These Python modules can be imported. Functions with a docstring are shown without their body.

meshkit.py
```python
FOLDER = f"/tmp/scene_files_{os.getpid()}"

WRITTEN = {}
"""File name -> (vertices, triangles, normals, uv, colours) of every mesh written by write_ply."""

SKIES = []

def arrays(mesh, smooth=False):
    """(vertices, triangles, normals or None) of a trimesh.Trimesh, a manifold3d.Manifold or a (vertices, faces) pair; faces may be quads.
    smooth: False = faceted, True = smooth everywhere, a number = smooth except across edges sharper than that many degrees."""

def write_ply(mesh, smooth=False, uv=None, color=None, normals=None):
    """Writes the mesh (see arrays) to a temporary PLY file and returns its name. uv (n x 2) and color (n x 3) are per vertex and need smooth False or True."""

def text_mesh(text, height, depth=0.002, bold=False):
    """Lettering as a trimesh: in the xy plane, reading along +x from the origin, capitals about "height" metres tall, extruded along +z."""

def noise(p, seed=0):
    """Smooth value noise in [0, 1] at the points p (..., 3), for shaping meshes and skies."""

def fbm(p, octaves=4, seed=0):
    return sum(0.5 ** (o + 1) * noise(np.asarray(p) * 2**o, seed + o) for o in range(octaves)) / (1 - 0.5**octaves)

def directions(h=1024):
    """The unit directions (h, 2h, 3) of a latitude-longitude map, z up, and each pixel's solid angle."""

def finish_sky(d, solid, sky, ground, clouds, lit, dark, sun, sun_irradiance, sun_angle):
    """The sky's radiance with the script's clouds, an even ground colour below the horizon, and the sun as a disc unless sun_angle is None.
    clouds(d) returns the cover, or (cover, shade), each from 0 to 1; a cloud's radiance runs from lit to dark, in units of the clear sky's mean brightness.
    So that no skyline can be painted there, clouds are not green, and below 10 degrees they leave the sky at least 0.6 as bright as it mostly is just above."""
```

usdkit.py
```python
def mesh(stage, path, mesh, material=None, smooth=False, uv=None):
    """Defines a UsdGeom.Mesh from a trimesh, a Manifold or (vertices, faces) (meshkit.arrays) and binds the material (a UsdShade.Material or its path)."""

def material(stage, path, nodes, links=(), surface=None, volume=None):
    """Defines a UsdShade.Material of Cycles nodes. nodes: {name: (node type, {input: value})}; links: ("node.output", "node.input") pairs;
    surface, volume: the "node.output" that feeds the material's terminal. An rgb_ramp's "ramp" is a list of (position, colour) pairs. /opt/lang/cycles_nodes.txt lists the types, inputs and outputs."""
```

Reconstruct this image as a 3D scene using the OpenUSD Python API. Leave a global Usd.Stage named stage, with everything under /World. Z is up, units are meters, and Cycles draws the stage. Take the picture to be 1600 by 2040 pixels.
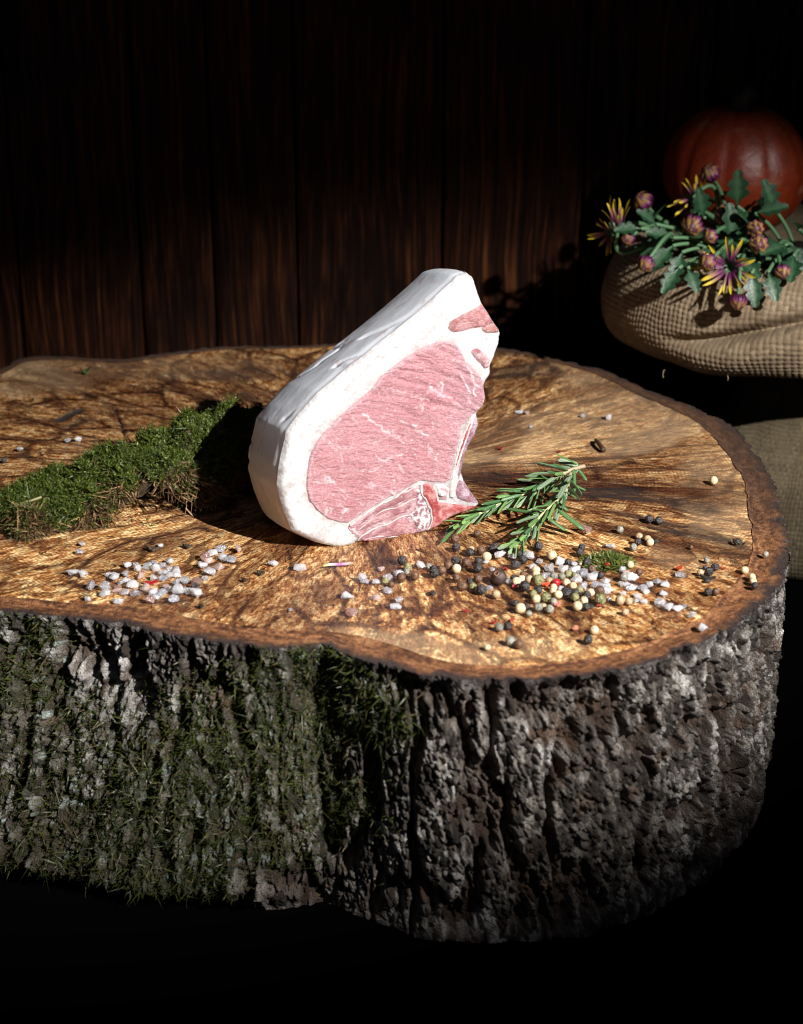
import math, random
import numpy as np, trimesh, shapely
from scipy.spatial import Delaunay, ConvexHull
from scipy.interpolate import splprep, splev
from shapely.geometry import Polygon, Point
import usdkit
from meshkit import noise, fbm
from pxr import Usd, UsdGeom, UsdLux, Gf, Sdf, Vt

stage = Usd.Stage.CreateInMemory()
UsdGeom.SetStageUpAxis(stage, 'Z'); UsdGeom.SetStageMetersPerUnit(stage, 1.0)
UsdGeom.Xform.Define(stage, '/World'); UsdGeom.Scope.Define(stage, '/World/Looks')
T = Sdf.ValueTypeNames

# ------------------------------------------------------------------ camera and light
H = 0.128                                   # height of the stump's cut face
CD, CP = 0.90, math.radians(22)
CAM = np.array([0, -CD * math.cos(CP), H + CD * math.sin(CP)])
HFOV = math.radians(25)
cam = UsdGeom.Camera.Define(stage, '/World/camera')
cam.CreateHorizontalApertureAttr(24.0)
cam.CreateFocalLengthAttr(12.0 / math.tan(HFOV / 2))
cam.CreateFStopAttr(9.0); cam.CreateFocusDistanceAttr(0.885)
cam.CreateExposureAttr(0.0)
cam.CreateClippingRangeAttr(Gf.Vec2f(0.05, 50))
def aim(prim, eye, at, wide=1.0):
    m = Gf.Matrix4d().SetLookAt(Gf.Vec3d(*map(float, eye)), Gf.Vec3d(*map(float, at)), Gf.Vec3d(0, 0, 1))
    UsdGeom.Xformable(prim).AddTransformOp().Set(Gf.Matrix4d().SetScale(Gf.Vec3d(wide, 1, 1)) * m.GetInverse())
aim(cam, CAM, (0, 0, H))

# one hard spot lamp from the right and in front of the stump, its soft-edged pool of light centred on the cut of meat
TO_LAMP = np.array([0.528, -0.654, 0.560]); TO_LAMP /= np.linalg.norm(TO_LAMP)
POOL = np.array([0.020, 0.030, 0.134])
lamp = UsdLux.SphereLight.Define(stage, '/World/lamp')
lamp.CreateRadiusAttr(0.011); lamp.CreateNormalizeAttr(True)
lamp.CreateIntensityAttr(86.0); lamp.CreateColorAttr(Gf.Vec3f(1.0, 0.97, 0.93))
sh = UsdLux.ShapingAPI.Apply(lamp.GetPrim()); sh.CreateShapingConeAngleAttr(8.9); sh.CreateShapingConeSoftnessAttr(0.95)
aim(lamp, POOL + TO_LAMP * 1.5, POOL, 1.95)
fill = UsdLux.DomeLight.Define(stage, '/World/fill_light')
fill.CreateIntensityAttr(0.013); fill.CreateColorAttr(Gf.Vec3f(0.62, 0.74, 1.0))

# ------------------------------------------------------------------ helpers
FPX = 800 / math.tan(HFOV / 2)
FW = np.array([0, math.cos(CP), -math.sin(CP)]); UP = np.array([0, math.sin(CP), math.cos(CP)])
def ray(x, y): return FW + np.array([1, 0, 0]) * (x - 800) / FPX - UP * (y - 1020) / FPX
def onz(x, y, z=H):
    d = ray(x, y); return CAM + d * (z - CAM[2]) / d[2]
def ony(x, y, Y):
    d = ray(x, y); return CAM + d * (Y - CAM[1]) / d[1]
def onplane(x, y, p, n):
    d = ray(x, y); return CAM + d * (np.dot(p - CAM, n) / np.dot(d, n))
def seen(P):
    q = np.asarray(P) - CAM; z = q @ FW
    return 800 + FPX * q[..., 0] / z, 1020 - FPX * (q @ UP) / z
def sstep(a, b, x):
    t = np.clip((x - a) / (b - a), 0, 1); return t * t * (3 - 2 * t)
def mixc(a, b, t):
    t = np.asarray(t)[..., None]; return np.asarray(a) * (1 - t) + np.asarray(b) * t
def unit(v): return np.asarray(v, float) / np.linalg.norm(v)

used = {}
def path_for(name, parent):
    base = (str(parent.GetPath()) if parent else '/World') + '/' + name
    k = used.get(base, -1) + 1; used[base] = k
    return base if k == 0 else f'{base}_{k:03d}'
def tag(o, label=None, cat=None, group=None, kind=None):
    for k, v in (('label', label), ('category', cat), ('group', group), ('kind', kind)):
        if v: o.SetCustomDataByKey(k, v)
    return o
def obj(name, mesh, m, parent=None, smooth=True, pig=None, vec=None, kind=None, loc=None, label=None):
    """one Mesh prim; loc = the thing's base, the mesh being given in world coordinates"""
    if isinstance(mesh, (tuple, list)): v, f = np.array(mesh[0], float), np.asarray(mesh[1])
    else: v, f = np.array(mesh.vertices), np.asarray(mesh.faces)
    if loc is not None: v = v - np.asarray(loc)
    g = usdkit.mesh(stage, path_for(name, parent), (v, f), m, smooth=smooth)
    if loc is not None and parent is None: g.AddTranslateOp().Set(Gf.Vec3d(*map(float, loc)))
    if pig is not None: UsdGeom.PrimvarsAPI(g).CreatePrimvar('pig', T.Color3fArray, 'vertex').Set(Vt.Vec3fArray.FromNumpy(np.asarray(pig, np.float32)))
    for k, a in (vec or {}).items(): UsdGeom.PrimvarsAPI(g).CreatePrimvar(k, T.Float3Array, 'vertex').Set(Vt.Vec3fArray.FromNumpy(np.asarray(a, np.float32)))
    p = g.GetPrim(); tag(p, label=label, kind=kind); return p
def thing(name, loc, label, cat, group=None):
    x = UsdGeom.Xform.Define(stage, path_for(name, None)); x.AddTranslateOp().Set(Gf.Vec3d(*map(float, loc)))
    return tag(x.GetPrim(), label, cat, group)
def M(name, nodes, links, surface='p.BSDF'): return usdkit.material(stage, '/World/Looks/' + name, nodes, links, surface=surface)
def grid_faces(nu, nv, closed=False):
    i = np.arange(nu if closed else nu - 1); j = np.arange(nv - 1)
    I, J = np.meshgrid(i, j, indexing='ij'); a = I * nv + J; b = ((I + 1) % nu) * nv + J
    return np.concatenate([np.stack([a, b, b + 1], -1).reshape(-1, 3), np.stack([a, b + 1, a + 1], -1).reshape(-1, 3)])
class Bag:
    def __init__(s): s.v, s.f, s.c, s.n = [], [], [], 0
    def add(s, v, f, c):
        v = np.asarray(v); s.v.append(v); s.f.append(np.asarray(f) + s.n); s.n += len(v)
        c = np.asarray(c, float); s.c.append(np.broadcast_to(c, (len(v), 3)) if c.ndim == 1 else c)
    def out(s): return (np.vstack(s.v), np.vstack(s.f)), np.vstack(s.c)
def tube(pts, rad, sides=7):
    pts = np.asarray(pts, float); n = len(pts); rad = np.broadcast_to(rad, n)
    t = np.gradient(pts, axis=0); t /= np.linalg.norm(t, axis=1, keepdims=True) + 1e-12
    ref = np.array([0.13, 0.21, 1.0]); a = np.cross(t, ref); a /= np.linalg.norm(a, axis=1, keepdims=True) + 1e-12; b = np.cross(t, a)
    ph = np.linspace(0, 2 * np.pi, sides, endpoint=False)
    v = pts[:, None] + rad[:, None, None] * (a[:, None] * np.cos(ph)[None, :, None] + b[:, None] * np.sin(ph)[None, :, None])
    v = np.concatenate([v.reshape(-1, 3), pts[:1], pts[-1:]])
    f = []
    for i in range(n - 1):
        for k in range(sides):
            q = (k + 1) % sides; f += [[i * sides + k, i * sides + q, (i + 1) * sides + q], [i * sides + k, (i + 1) * sides + q, (i + 1) * sides + k]]
    e = n * sides
    for k in range(sides):
        q = (k + 1) % sides; f += [[e, q, k], [e + 1, (n - 1) * sides + k, (n - 1) * sides + q]]
    return v, np.array(f)
def spline(pts, n):
    pts = np.asarray(pts, float); tck, _ = splprep(pts.T, s=0, k=min(3, len(pts) - 1)); return np.array(splev(np.linspace(0, 1, n), tck)).T
def blades(P, D, L, W, bend, rng, seg=3):
    """many thin curved blades in one mesh: roots P, directions D, lengths L, widths W"""
    n = len(P); side = np.cross(D, rng.normal(size=(n, 3))); side /= np.linalg.norm(side, axis=1, keepdims=True) + 1e-9
    nb = np.cross(side, D); vs = []
    for k in range(seg + 1):
        t = k / seg; c = P + D * (L * t)[:, None] + nb * (bend * L * t * t)[:, None]
        w = (W * (0.55 + 0.9 * t if t < .5 else 2.0 * (1 - t) + 0.02))[:, None] * side * 0.5
        vs += [c - w, c + w]
    v = np.stack(vs, 1).reshape(-1, 3); m = 2 * (seg + 1); base = (np.arange(n) * m)[:, None]
    f = np.concatenate([np.concatenate([base + [2 * k, 2 * k + 1, 2 * k + 3], base + [2 * k, 2 * k + 3, 2 * k + 2]]) for k in range(seg)])
    return v, f, m

# ------------------------------------------------------------------ materials
def vnoise(scale, detail=3, rough=.55, dist=0): return ('noise_texture', {'scale': scale, 'detail': detail, 'roughness': rough, 'distortion': dist})
def pigment(name, rough=.5, bump=0, bscale=800, spec=.5, sss=0, sscale=.003, srad=(1, .35, .2), trans=0, var=0, coat=0, bdetail=3):
    """a material whose colour comes from the mesh's own pigment, with grain, relief and gloss"""
    nodes = {'a': ('attribute', {'attribute': 'pig'}), 't': ('texture_coordinate', {}), 'n': vnoise(bscale, bdetail), 'r': ('rgb_ramp', {'ramp': [(.3, (1 - var,) * 3), (.7, (1 + var,) * 3)]}),
             'mx': ('mix_color', {'blend_type': 'multiply', 'fac': 1.0, 'use_clamp': False}),
             'b': ('bump', {'strength': 1.0, 'distance': bump}),
             'p': ('principled_bsdf', {'roughness': rough, 'specular_ior_level': spec, 'subsurface_weight': sss, 'subsurface_scale': sscale, 'subsurface_radius': srad, 'coat_weight': coat, 'coat_roughness': .12})}
    links = [('t.object', 'n.vector'), ('n.fac', 'r.fac'), ('a.color', 'mx.a'), ('r.color', 'mx.b'), ('mx.result', 'p.base_color'), ('n.fac', 'b.height')]
    if bump: links.append(('b.normal', 'p.normal'))
    surf = 'p.BSDF'
    if trans:
        nodes['tr'] = ('translucent_bsdf', {}); nodes['mc'] = ('mix_closure', {'fac': trans})
        links += [('mx.result', 'tr.color'), ('p.BSDF', 'mc.closure1'), ('tr.BSDF', 'mc.closure2')]; surf = 'mc.closure'
    return M(name, nodes, links, surf)
MAT = {}
MAT['bark'] = pigment('bark', .75, .0026, 1300, .3, var=.6, bdetail=6)
MAT['inner_bark'] = pigment('inner_bark', .6, .0012, 1500, .35, var=.4, bdetail=5)
MAT['moss'] = pigment('moss', .42, 0, 300, .55, trans=.3, var=.15)
MAT['soil'] = pigment('soil', .9, .001, 700, .2, var=.4)
MAT['fat'] = pigment('fat', .34, .0009, 420, .5, sss=.45, sscale=.005, srad=(1, .7, .6), var=.03, bdetail=4)
MAT['rind'] = pigment('rind', .36, .00012, 420, .55, sss=.5, sscale=.010, srad=(1, .62, .5), var=.03, bdetail=5)
MAT['bone'] = pigment('bone', .32, .0006, 1400, .55, sss=.2, sscale=.002, var=.2)
MAT['leaf'] = pigment('leaf', .45, .0002, 900, .55, trans=.18, var=.12)
MAT['petal'] = pigment('petal', .5, 0, 600, .4, trans=.25, var=.1)
MAT['pepper'] = pigment('pepper', .42, .0003, 2600, .5, var=.22, bdetail=4)
MAT['pepper_gloss'] = pigment('pepper_gloss', .22, .0001, 1800, .55, var=.15)
MAT['flake'] = pigment('flake', .35, .0002, 1500, .5, trans=.15, var=.2)
MAT['stalk'] = pigment('stalk', .5, .0002, 1500, .4, var=.15)
MAT['pumpkin'] = pigment('pumpkin', .46, .0006, 160, .5, var=.22, bdetail=5)
MAT['burlap'] = pigment('burlap', .85, .0005, 2200, .2, var=.32, bdetail=4)
MAT['black_cloth'] = M('black_cloth', {'p': ('principled_bsdf', {'base_color': (.0014, .0014, .0017), 'roughness': 1.0, 'specular_ior_level': 0.0})}, [])
def salt_material(name, tr, sub): return M(name, {'a': ('attribute', {'attribute': 'pig'}), 't': ('texture_coordinate', {}), 'n': vnoise(700, 4, .6), 'b': ('bump', {'strength': 1.0, 'distance': .0006}),
    'p': ('principled_bsdf', {'roughness': .12, 'ior': 1.5, 'transmission_weight': tr, 'subsurface_weight': sub, 'subsurface_scale': .002, 'subsurface_radius': (1, 1, 1)})},
    [('a.color', 'p.base_color'), ('t.object', 'n.vector'), ('n.fac', 'b.height'), ('b.normal', 'p.normal')])
MAT['salt'] = salt_material('salt', .28, .7); MAT['clear_salt'] = salt_material('clear_salt', .78, .3)
# lean meat: pink, with fine white marbling and a wet grain
MAT['lean'] = M('lean', {'a': ('attribute', {'attribute': 'pig'}), 't': ('texture_coordinate', {}),
    'mp': ('mapping', {'rotation': (0, -.42, -.461), 'scale': (1, 1, 1.9)}), 'nd': vnoise(260, 3), 'add': ('mix_vector', {'fac': .004, 'use_clamp': False}),
    'v': ('voronoi_texture', {'feature': 'distance_to_edge', 'scale': 120}), 'vr': ('rgb_ramp', {'ramp': [(.0, (.18,) * 3), (.03, (.12,) * 3), (.10, (0,) * 3)]}),
    'nm': vnoise(75, 4, .65), 'nmr': ('rgb_ramp', {'ramp': [(.44, (0,) * 3), (.62, (1,) * 3)]}), 'mm': ('math', {'math_type': 'multiply'}),
    'ns': vnoise(420, 4, .7), 'nsr': ('rgb_ramp', {'ramp': [(.58, (0,) * 3), (.70, (.62,) * 3)]}), 'mx': ('math', {'math_type': 'maximum'}),
    'nf': vnoise(1100, 3, .6), 'nfr': ('rgb_ramp', {'ramp': [(.3, (.80, .74, .74)), (.55, (1, 1, 1)), (.78, (1.2, 1.3, 1.3))]}),
    'c1': ('mix_color', {'blend_type': 'multiply', 'fac': 1.0, 'use_clamp': False}), 'c2': ('mix_color', {'blend_type': 'mix', 'b': (.66, .53, .53), 'use_clamp': False}),
    'nb': vnoise(560, 4, .7), 'b': ('bump', {'strength': 1.0, 'distance': .0015}),
    'p': ('principled_bsdf', {'roughness': .25, 'specular_ior_level': .75, 'subsurface_weight': .2, 'subsurface_scale': .0025, 'subsurface_radius': (1, .3, .25)})},
    [('t.object', 'mp.vector'), ('t.object', 'nd.vector'), ('mp.vector', 'add.a'), ('nd.color', 'add.b'), ('add.result', 'v.vector'), ('v.distance', 'vr.fac'), ('t.object', 'nm.vector'), ('nm.fac', 'nmr.fac'),
     ('vr.color', 'mm.value1'), ('nmr.color', 'mm.value2'), ('mp.vector', 'ns.vector'), ('ns.fac', 'nsr.fac'), ('nsr.color', 'mx.value1'), ('mm.value', 'mx.value2'), ('t.object', 'nf.vector'), ('nf.fac', 'nfr.fac'), ('a.color', 'c1.a'), ('nfr.color', 'c1.b'), ('c1.result', 'c2.a'), ('mx.value', 'c2.fac'),
     ('c2.result', 'p.base_color'), ('mp.vector', 'nb.vector'), ('nb.fac', 'b.height'), ('b.normal', 'p.normal')])
# end grain: flecks along the rays, faint rings and saw lines, spalted patches with dark zone lines
def wood_material():
    mul = lambda fac: ('mix_color', {'blend_type': 'multiply', 'fac': fac, 'use_clamp': False})
    N = {'pol': ('attribute', {'attribute': 'pol'}), 'st': ('attribute', {'attribute': 'pig'}), 'g': ('geometry', {}), 's': ('separate_color', {}), 'sp': ('separate_xyz', {}),
         'n1': vnoise(.5, 5, .68, .6), 'r1': ('rgb_ramp', {'ramp': [(.30, (.12, .042, .013)), (.41, (.40, .165, .055)), (.49, (.70, .37, .135)), (.56, (.96, .70, .35)), (.68, (.99, .86, .54))]}),
         'n5': vnoise(1.45, 3, .6, .4), 'r5': ('rgb_ramp', {'ramp': [(.34, (.30, .20, .14)), (.46, (.80, .74, .68)), (.52, (1, 1, 1)), (.64, (1.25, 1.28, 1.3))]}),
         'n2': vnoise(.085, 5, .62, 1.0), 'r2': ('rgb_ramp', {'ramp': [(.52, (0,) * 3), (.545, (.72,) * 3), (.7, (.85,) * 3)]}),
         'sub': ('math', {'math_type': 'subtract', 'value2': .53}), 'abs': ('math', {'math_type': 'absolute'}), 'rl': ('rgb_ramp', {'ramp': [(.0, (.10, .07, .06)), (.005, (.30, .25, .22)), (.012, (1, 1, 1))]}),
         'n3': vnoise(9, 3, .6, .8), 'r3': ('rgb_ramp', {'ramp': [(.36, (.50, .39, .33)), (.60, (1.08, 1.05, 1.0))]}),
         'v1': ('voronoi_texture', {'feature': 'distance_to_edge', 'scale': .17}), 'vd': vnoise(.5, 3, .6), 'va': ('mix_vector', {'fac': .6, 'use_clamp': False}), 'rv': ('rgb_ramp', {'ramp': [(0, (.16, .10, .07)), (.03, (.36, .27, .22)), (.065, (1, 1, 1))]}), 'rvf': ('rgb_ramp', {'ramp': [(.34, (.15,) * 3), (.50, (.95,) * 3)]}), 'nvf': vnoise(.06, 3), 'm7': ('mix_color', {'blend_type': 'multiply', 'use_clamp': False}),
         'n6': vnoise(700, 2, .6), 'r6': ('rgb_ramp', {'ramp': [(.36, (.55, .5, .46)), (.5, (1, 1, 1))]}),
         'ringm': ('math', {'math_type': 'multiply', 'value2': 2 * math.pi / .0019 / 300}), 'ringn': ('math', {'math_type': 'multiply_add', 'value2': 9.0}), 'sin': ('math', {'math_type': 'sine'}), 'rr': ('rgb_ramp', {'ramp': [(0, (.42, .34, .28)), (.30, (1, 1, 1))]}), 'sinr': ('map_range', {'from_min': -1.0, 'from_max': 1.0}),
         'ringf': ('rgb_ramp', {'ramp': [(.40, (.1,) * 3), (.56, (.85,) * 3)]}), 'nrf': vnoise(.2, 2),
         'dk': ('mix_color', {'blend_type': 'multiply', 'b': (.33, .22, .16), 'use_clamp': False}),
         'm1': mul(1.0), 'm2': mul(.8), 'm3': ('mix_color', {'blend_type': 'multiply', 'use_clamp': False}), 'm5': mul(.95), 'm6': mul(.8),
         'stR': ('mix_color', {'blend_type': 'multiply', 'b': (.19, .105, .075), 'use_clamp': False}), 'stG': ('mix_color', {'blend_type': 'mix', 'b': (.52, .37, .22), 'use_clamp': False}), 'stB': ('mix_color', {'blend_type': 'mix', 'b': (.026, .020, .018), 'use_clamp': False}),
         'gf': ('math', {'math_type': 'multiply', 'value2': .5}), 'h': ('math', {'math_type': 'multiply_add', 'value2': .6}), 'b': ('bump', {'strength': 1.0, 'distance': .0011}),
         'rg': ('map_range', {'from_min': .3, 'from_max': .7, 'to_min': .34, 'to_max': .6}), 'p': ('principled_bsdf', {'specular_ior_level': .45})}
    L = [('pol.vector', k + '.vector') for k in ('n1', 'n5', 'n2', 'sp', 'nrf', 'vd', 'nvf')] + [('pol.vector', 'va.a'), ('vd.color', 'va.b'), ('va.result', 'v1.vector'), ('v1.distance', 'rv.fac'), ('nvf.fac', 'rvf.fac'), ('m6.result', 'm7.a'), ('rv.color', 'm7.b'), ('rvf.color', 'm7.fac')] + [('g.position', k + '.vector') for k in ('n3', 'n6')] + [
         ('n1.fac', 'r1.fac'), ('n5.fac', 'r5.fac'), ('n2.fac', 'r2.fac'), ('n2.fac', 'sub.value1'), ('sub.value', 'abs.value1'), ('abs.value', 'rl.fac'), ('n3.fac', 'r3.fac'), ('n6.fac', 'r6.fac'),
         ('st.color', 's.color'), ('sp.z', 'ringm.value1'), ('n3.fac', 'ringn.value1'), ('ringm.value', 'ringn.value3'), ('ringn.value', 'sin.value1'), ('sin.value', 'sinr.value'), ('sinr.result', 'rr.fac'), ('nrf.fac', 'ringf.fac'),
         ('r1.color', 'm5.a'), ('r5.color', 'm5.b'), ('m5.result', 'dk.a'), ('r2.color', 'dk.fac'), ('dk.result', 'm1.a'), ('rl.color', 'm1.b'), ('m1.result', 'm2.a'), ('r3.color', 'm2.b'), ('m2.result', 'm3.a'), ('rr.color', 'm3.b'), ('ringf.color', 'm3.fac'), ('m3.result', 'm6.a'), ('r6.color', 'm6.b'),
         ('s.g', 'gf.value1'), ('gf.value', 'stG.fac'), ('m7.result', 'stG.a'), ('s.r', 'stR.fac'), ('stG.result', 'stR.a'), ('s.b', 'stB.fac'), ('stR.result', 'stB.a'), ('stB.result', 'p.base_color'),
         ('n5.fac', 'h.value1'), ('n1.fac', 'h.value3'), ('h.value', 'b.height'), ('b.normal', 'p.normal'), ('n2.fac', 'rg.value'), ('rg.result', 'p.roughness')]
    return M('end_grain', N, L)
MAT['wood'] = wood_material()
# old boards: long upright grain bending round hidden knots
def board_material():
    N = {'t': ('texture_coordinate', {}), 'o': ('object_info', {}), 'mp': ('mapping', {'scale': (1, 1, .022)}), 'w': vnoise(7, 1), 'wm': ('mix_vector', {'fac': .012, 'use_clamp': False}),
         'n': vnoise(430, 4, .62), 'r': ('rgb_ramp', {'ramp': [(.34, (.003, .001, .0006)), (.5, (.014, .004, .0016)), (.60, (.036, .0105, .0036)), (.70, (.085, .030, .0095))]}),
         'n2': vnoise(14, 3, .6), 'r2': ('rgb_ramp', {'ramp': [(.3, (.35, .32, .30)), (.65, (1.1, 1.05, 1.0))]}), 'm': ('mix_color', {'blend_type': 'multiply', 'fac': 1.0, 'use_clamp': False}),
         'b': ('bump', {'strength': 1.0, 'distance': .0012}), 'p': ('principled_bsdf', {'roughness': .7, 'specular_ior_level': .08})}
    L = [('t.object', 'w.vector'), ('t.object', 'wm.a'), ('w.color', 'wm.b'), ('wm.result', 'mp.vector'), ('mp.vector', 'n.vector'), ('n.fac', 'r.fac'), ('t.object', 'n2.vector'), ('n2.fac', 'r2.fac'), ('r.color', 'm.a'), ('r2.color', 'm.b'), ('m.result', 'p.base_color'), ('n.fac', 'b.height'), ('b.normal', 'p.normal')]
    return M('old_board', N, L)
MAT['board'] = board_material()

# ------------------------------------------------------------------ the setting: black floor, boarded wall
g = trimesh.creation.box([3.2, 2.6, .02]); g.apply_translation([0, -.3, -.011])
obj('floor', g, MAT['black_cloth'], smooth=False, kind='structure')
WY = .375
wall = thing('board_wall', (0, WY, 0), 'dark brown wall of upright weathered boards behind the tree stump', 'wall')
bk = trimesh.creation.box([1.4, .012, .72]); bk.apply_translation([0, WY + .0265, .36]); obj('backing', bk, MAT['black_cloth'], wall, smooth=False, loc=(0, WY, 0))  # black sheet added behind the boards to stop light leaking through their gaps
rng = np.random.default_rng(5)
edges = [-.62, -.50, -.385, -.262, -.178, -.128, -.071, .028, .122, .205, .30, .42, .54, .66]
for k, (a, b) in enumerate(zip(edges[:-1], edges[1:])):
    w = b - a - .0024
    bx = trimesh.creation.box([w, .018, .72]); bx = bx.subdivide_to_size(.05)
    v = np.array(bx.vertices); fr = v[:, 1] < 0
    v[:, 1] += np.where(fr & (np.abs(np.abs(v[:, 0]) - w / 2) < 1e-6), .0015, 0) + rng.uniform(-.001, .001)
    v += [(a + b) / 2, WY + .009, .36]
    # each board keeps its own stretch of grain: local origin far along the texture
    base = np.array([0, WY, 0]); off = np.array([k * 1.37, k * .61, k * .23])
    p = obj('board', (v - base - off, bx.faces), MAT['board'], wall, smooth=False)
    UsdGeom.Xformable(p).AddTranslateOp().Set(Gf.Vec3d(*map(float, off)))

# ------------------------------------------------------------------ tree stump
PITH = np.array([-.0132, .0549])
def ring_radius(px_pts, extra):
    P = np.array([onz(*p)[:2] for p in px_pts] + [list(e) for e in extra]); d = P - PITH
    th = np.arctan2(d[:, 1], d[:, 0]); r = np.hypot(d[:, 0], d[:, 1]); o = np.argsort(th); th, r = th[o], r[o]
    th3 = np.concatenate([th - 2 * np.pi, th, th + 2 * np.pi]); r3 = np.tile(r, 3)
    from scipy.interpolate import PchipInterpolator
    return PchipInterpolator(th3, r3)
LEFT = [(-.23, -.088), (-.268, -.03), (-.285, .06), (-.281, .15), (-.264, .22)]
R_out = ring_radius([(0, 1214), (130, 1227), (250, 1242), (400, 1270), (520, 1289), (640, 1283), (700, 1302), (760, 1322), (850, 1346), (1000, 1352), (1100, 1347), (1200, 1338), (1300, 1313), (1400, 1273), (1500, 1215), (1550, 1165), (1573, 1100), (1560, 1020), (1533, 945), (1485, 872), (1440, 835), (1390, 812), (1300, 780), (1200, 735), (1100, 712), (1000, 692), (850, 688), (700, 683), (560, 688), (430, 690), (260, 713), (45, 712), (0, 735)], LEFT)
R_in = ring_radius([(0, 1186), (130, 1200), (250, 1207), (400, 1233), (480, 1249), (600, 1255), (700, 1263), (800, 1291), (900, 1319), (1000, 1326), (1100, 1321), (1200, 1306), (1300, 1276), (1380, 1240), (1440, 1188), (1482, 1140), (1500, 1080), (1490, 1000), (1468, 930), (1430, 880), (1385, 838), (1280, 790), (1180, 742), (1090, 718), (1000, 699), (850, 694), (700, 689), (560, 694), (430, 697), (260, 720), (50, 720), (5, 742)], [(a * .975, b) for a, b in LEFT])
stump = thing('tree_stump', (0, 0, 0), 'sawn slice of a tree trunk with mossy grey bark and golden spalted end grain', 'tree stump')
def wob(th): return .0012 * (fbm(np.stack([np.cos(th) * 22, np.sin(th) * 22, th * 0], -1), 3, 71) - .5) * 2

def poly_dist(P, pts):
    """distance of the points P (n,2) to a polyline"""
    d = np.full(len(P), 9.0)
    for a, b in zip(pts[:-1], pts[1:]):
        a, b = np.array(a), np.array(b); ab = b - a; t = np.clip(((P - a) @ ab) / (ab @ ab), 0, 1); d = np.minimum(d, np.linalg.norm(P - a - t[:, None] * ab, axis=1))
    return d
NR, NT = 210, 1300
tt = np.linspace(-np.pi, np.pi, NT, endpoint=False); rr_ = np.linspace(0.004, 1, NR)
TH, RR = np.meshgrid(tt, rr_, indexing='ij')
rad = RR * (R_in(TH) + wob(TH)); X = PITH[0] + rad * np.cos(TH); Y = PITH[1] + rad * np.sin(TH)
xy = np.stack([X.ravel(), Y.ravel()], 1)
Z = H - .00035 * fbm(np.stack([np.cos(TH) * 90, np.sin(TH) * 90, rad * 110], -1).reshape(-1, 3), 3, 3) - .0004 * noise(np.concatenate([xy * 30, xy[:, :1] * 0], 1), 8)
def gp(*pts): return [onz(*p)[:2] for p in pts]
crack = poly_dist(xy, gp((222, 802), (238, 838), (255, 885), (275, 960))); Z -= .002 * (1 - sstep(.0003, .0010, crack)) 
hole = poly_dist(xy, gp((118, 836), (140, 824), (158, 815))); Z -= .0012 * (1 - sstep(.0012, .0040, hole))
bug = poly_dist(xy, gp((1466, 1078), (1474, 1080))); Z -= .004 * (1 - sstep(.0005, .0022, bug))
sx, sy = seen(np.stack([xy[:, 0], xy[:, 1], np.full(len(xy), H)], 1))
wx = (fbm(np.concatenate([xy * 45, xy[:, :1] * 0], 1), 4, 21) - .5) * 2; wy = (fbm(np.concatenate([xy * 45, xy[:, :1] * 0 + 7], 1), 4, 22) - .5) * 2
streak = fbm(np.stack([np.cos(TH) * 26, np.sin(TH) * 26, rad * 14], -1).reshape(-1, 3), 4, 31)
def blob(cx, cy, ax, ay, ang=0, edge=.35, warp=.35):
    c, s = math.cos(math.radians(ang)), math.sin(math.radians(ang)); dx, dy = sx - cx, sy - cy
    u, v = (dx * c + dy * s) / ax + wx * warp, (-dx * s + dy * c) / ay + wy * warp
    return 1 - sstep(1 - edge, 1 + edge, np.hypot(u, v))
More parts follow.
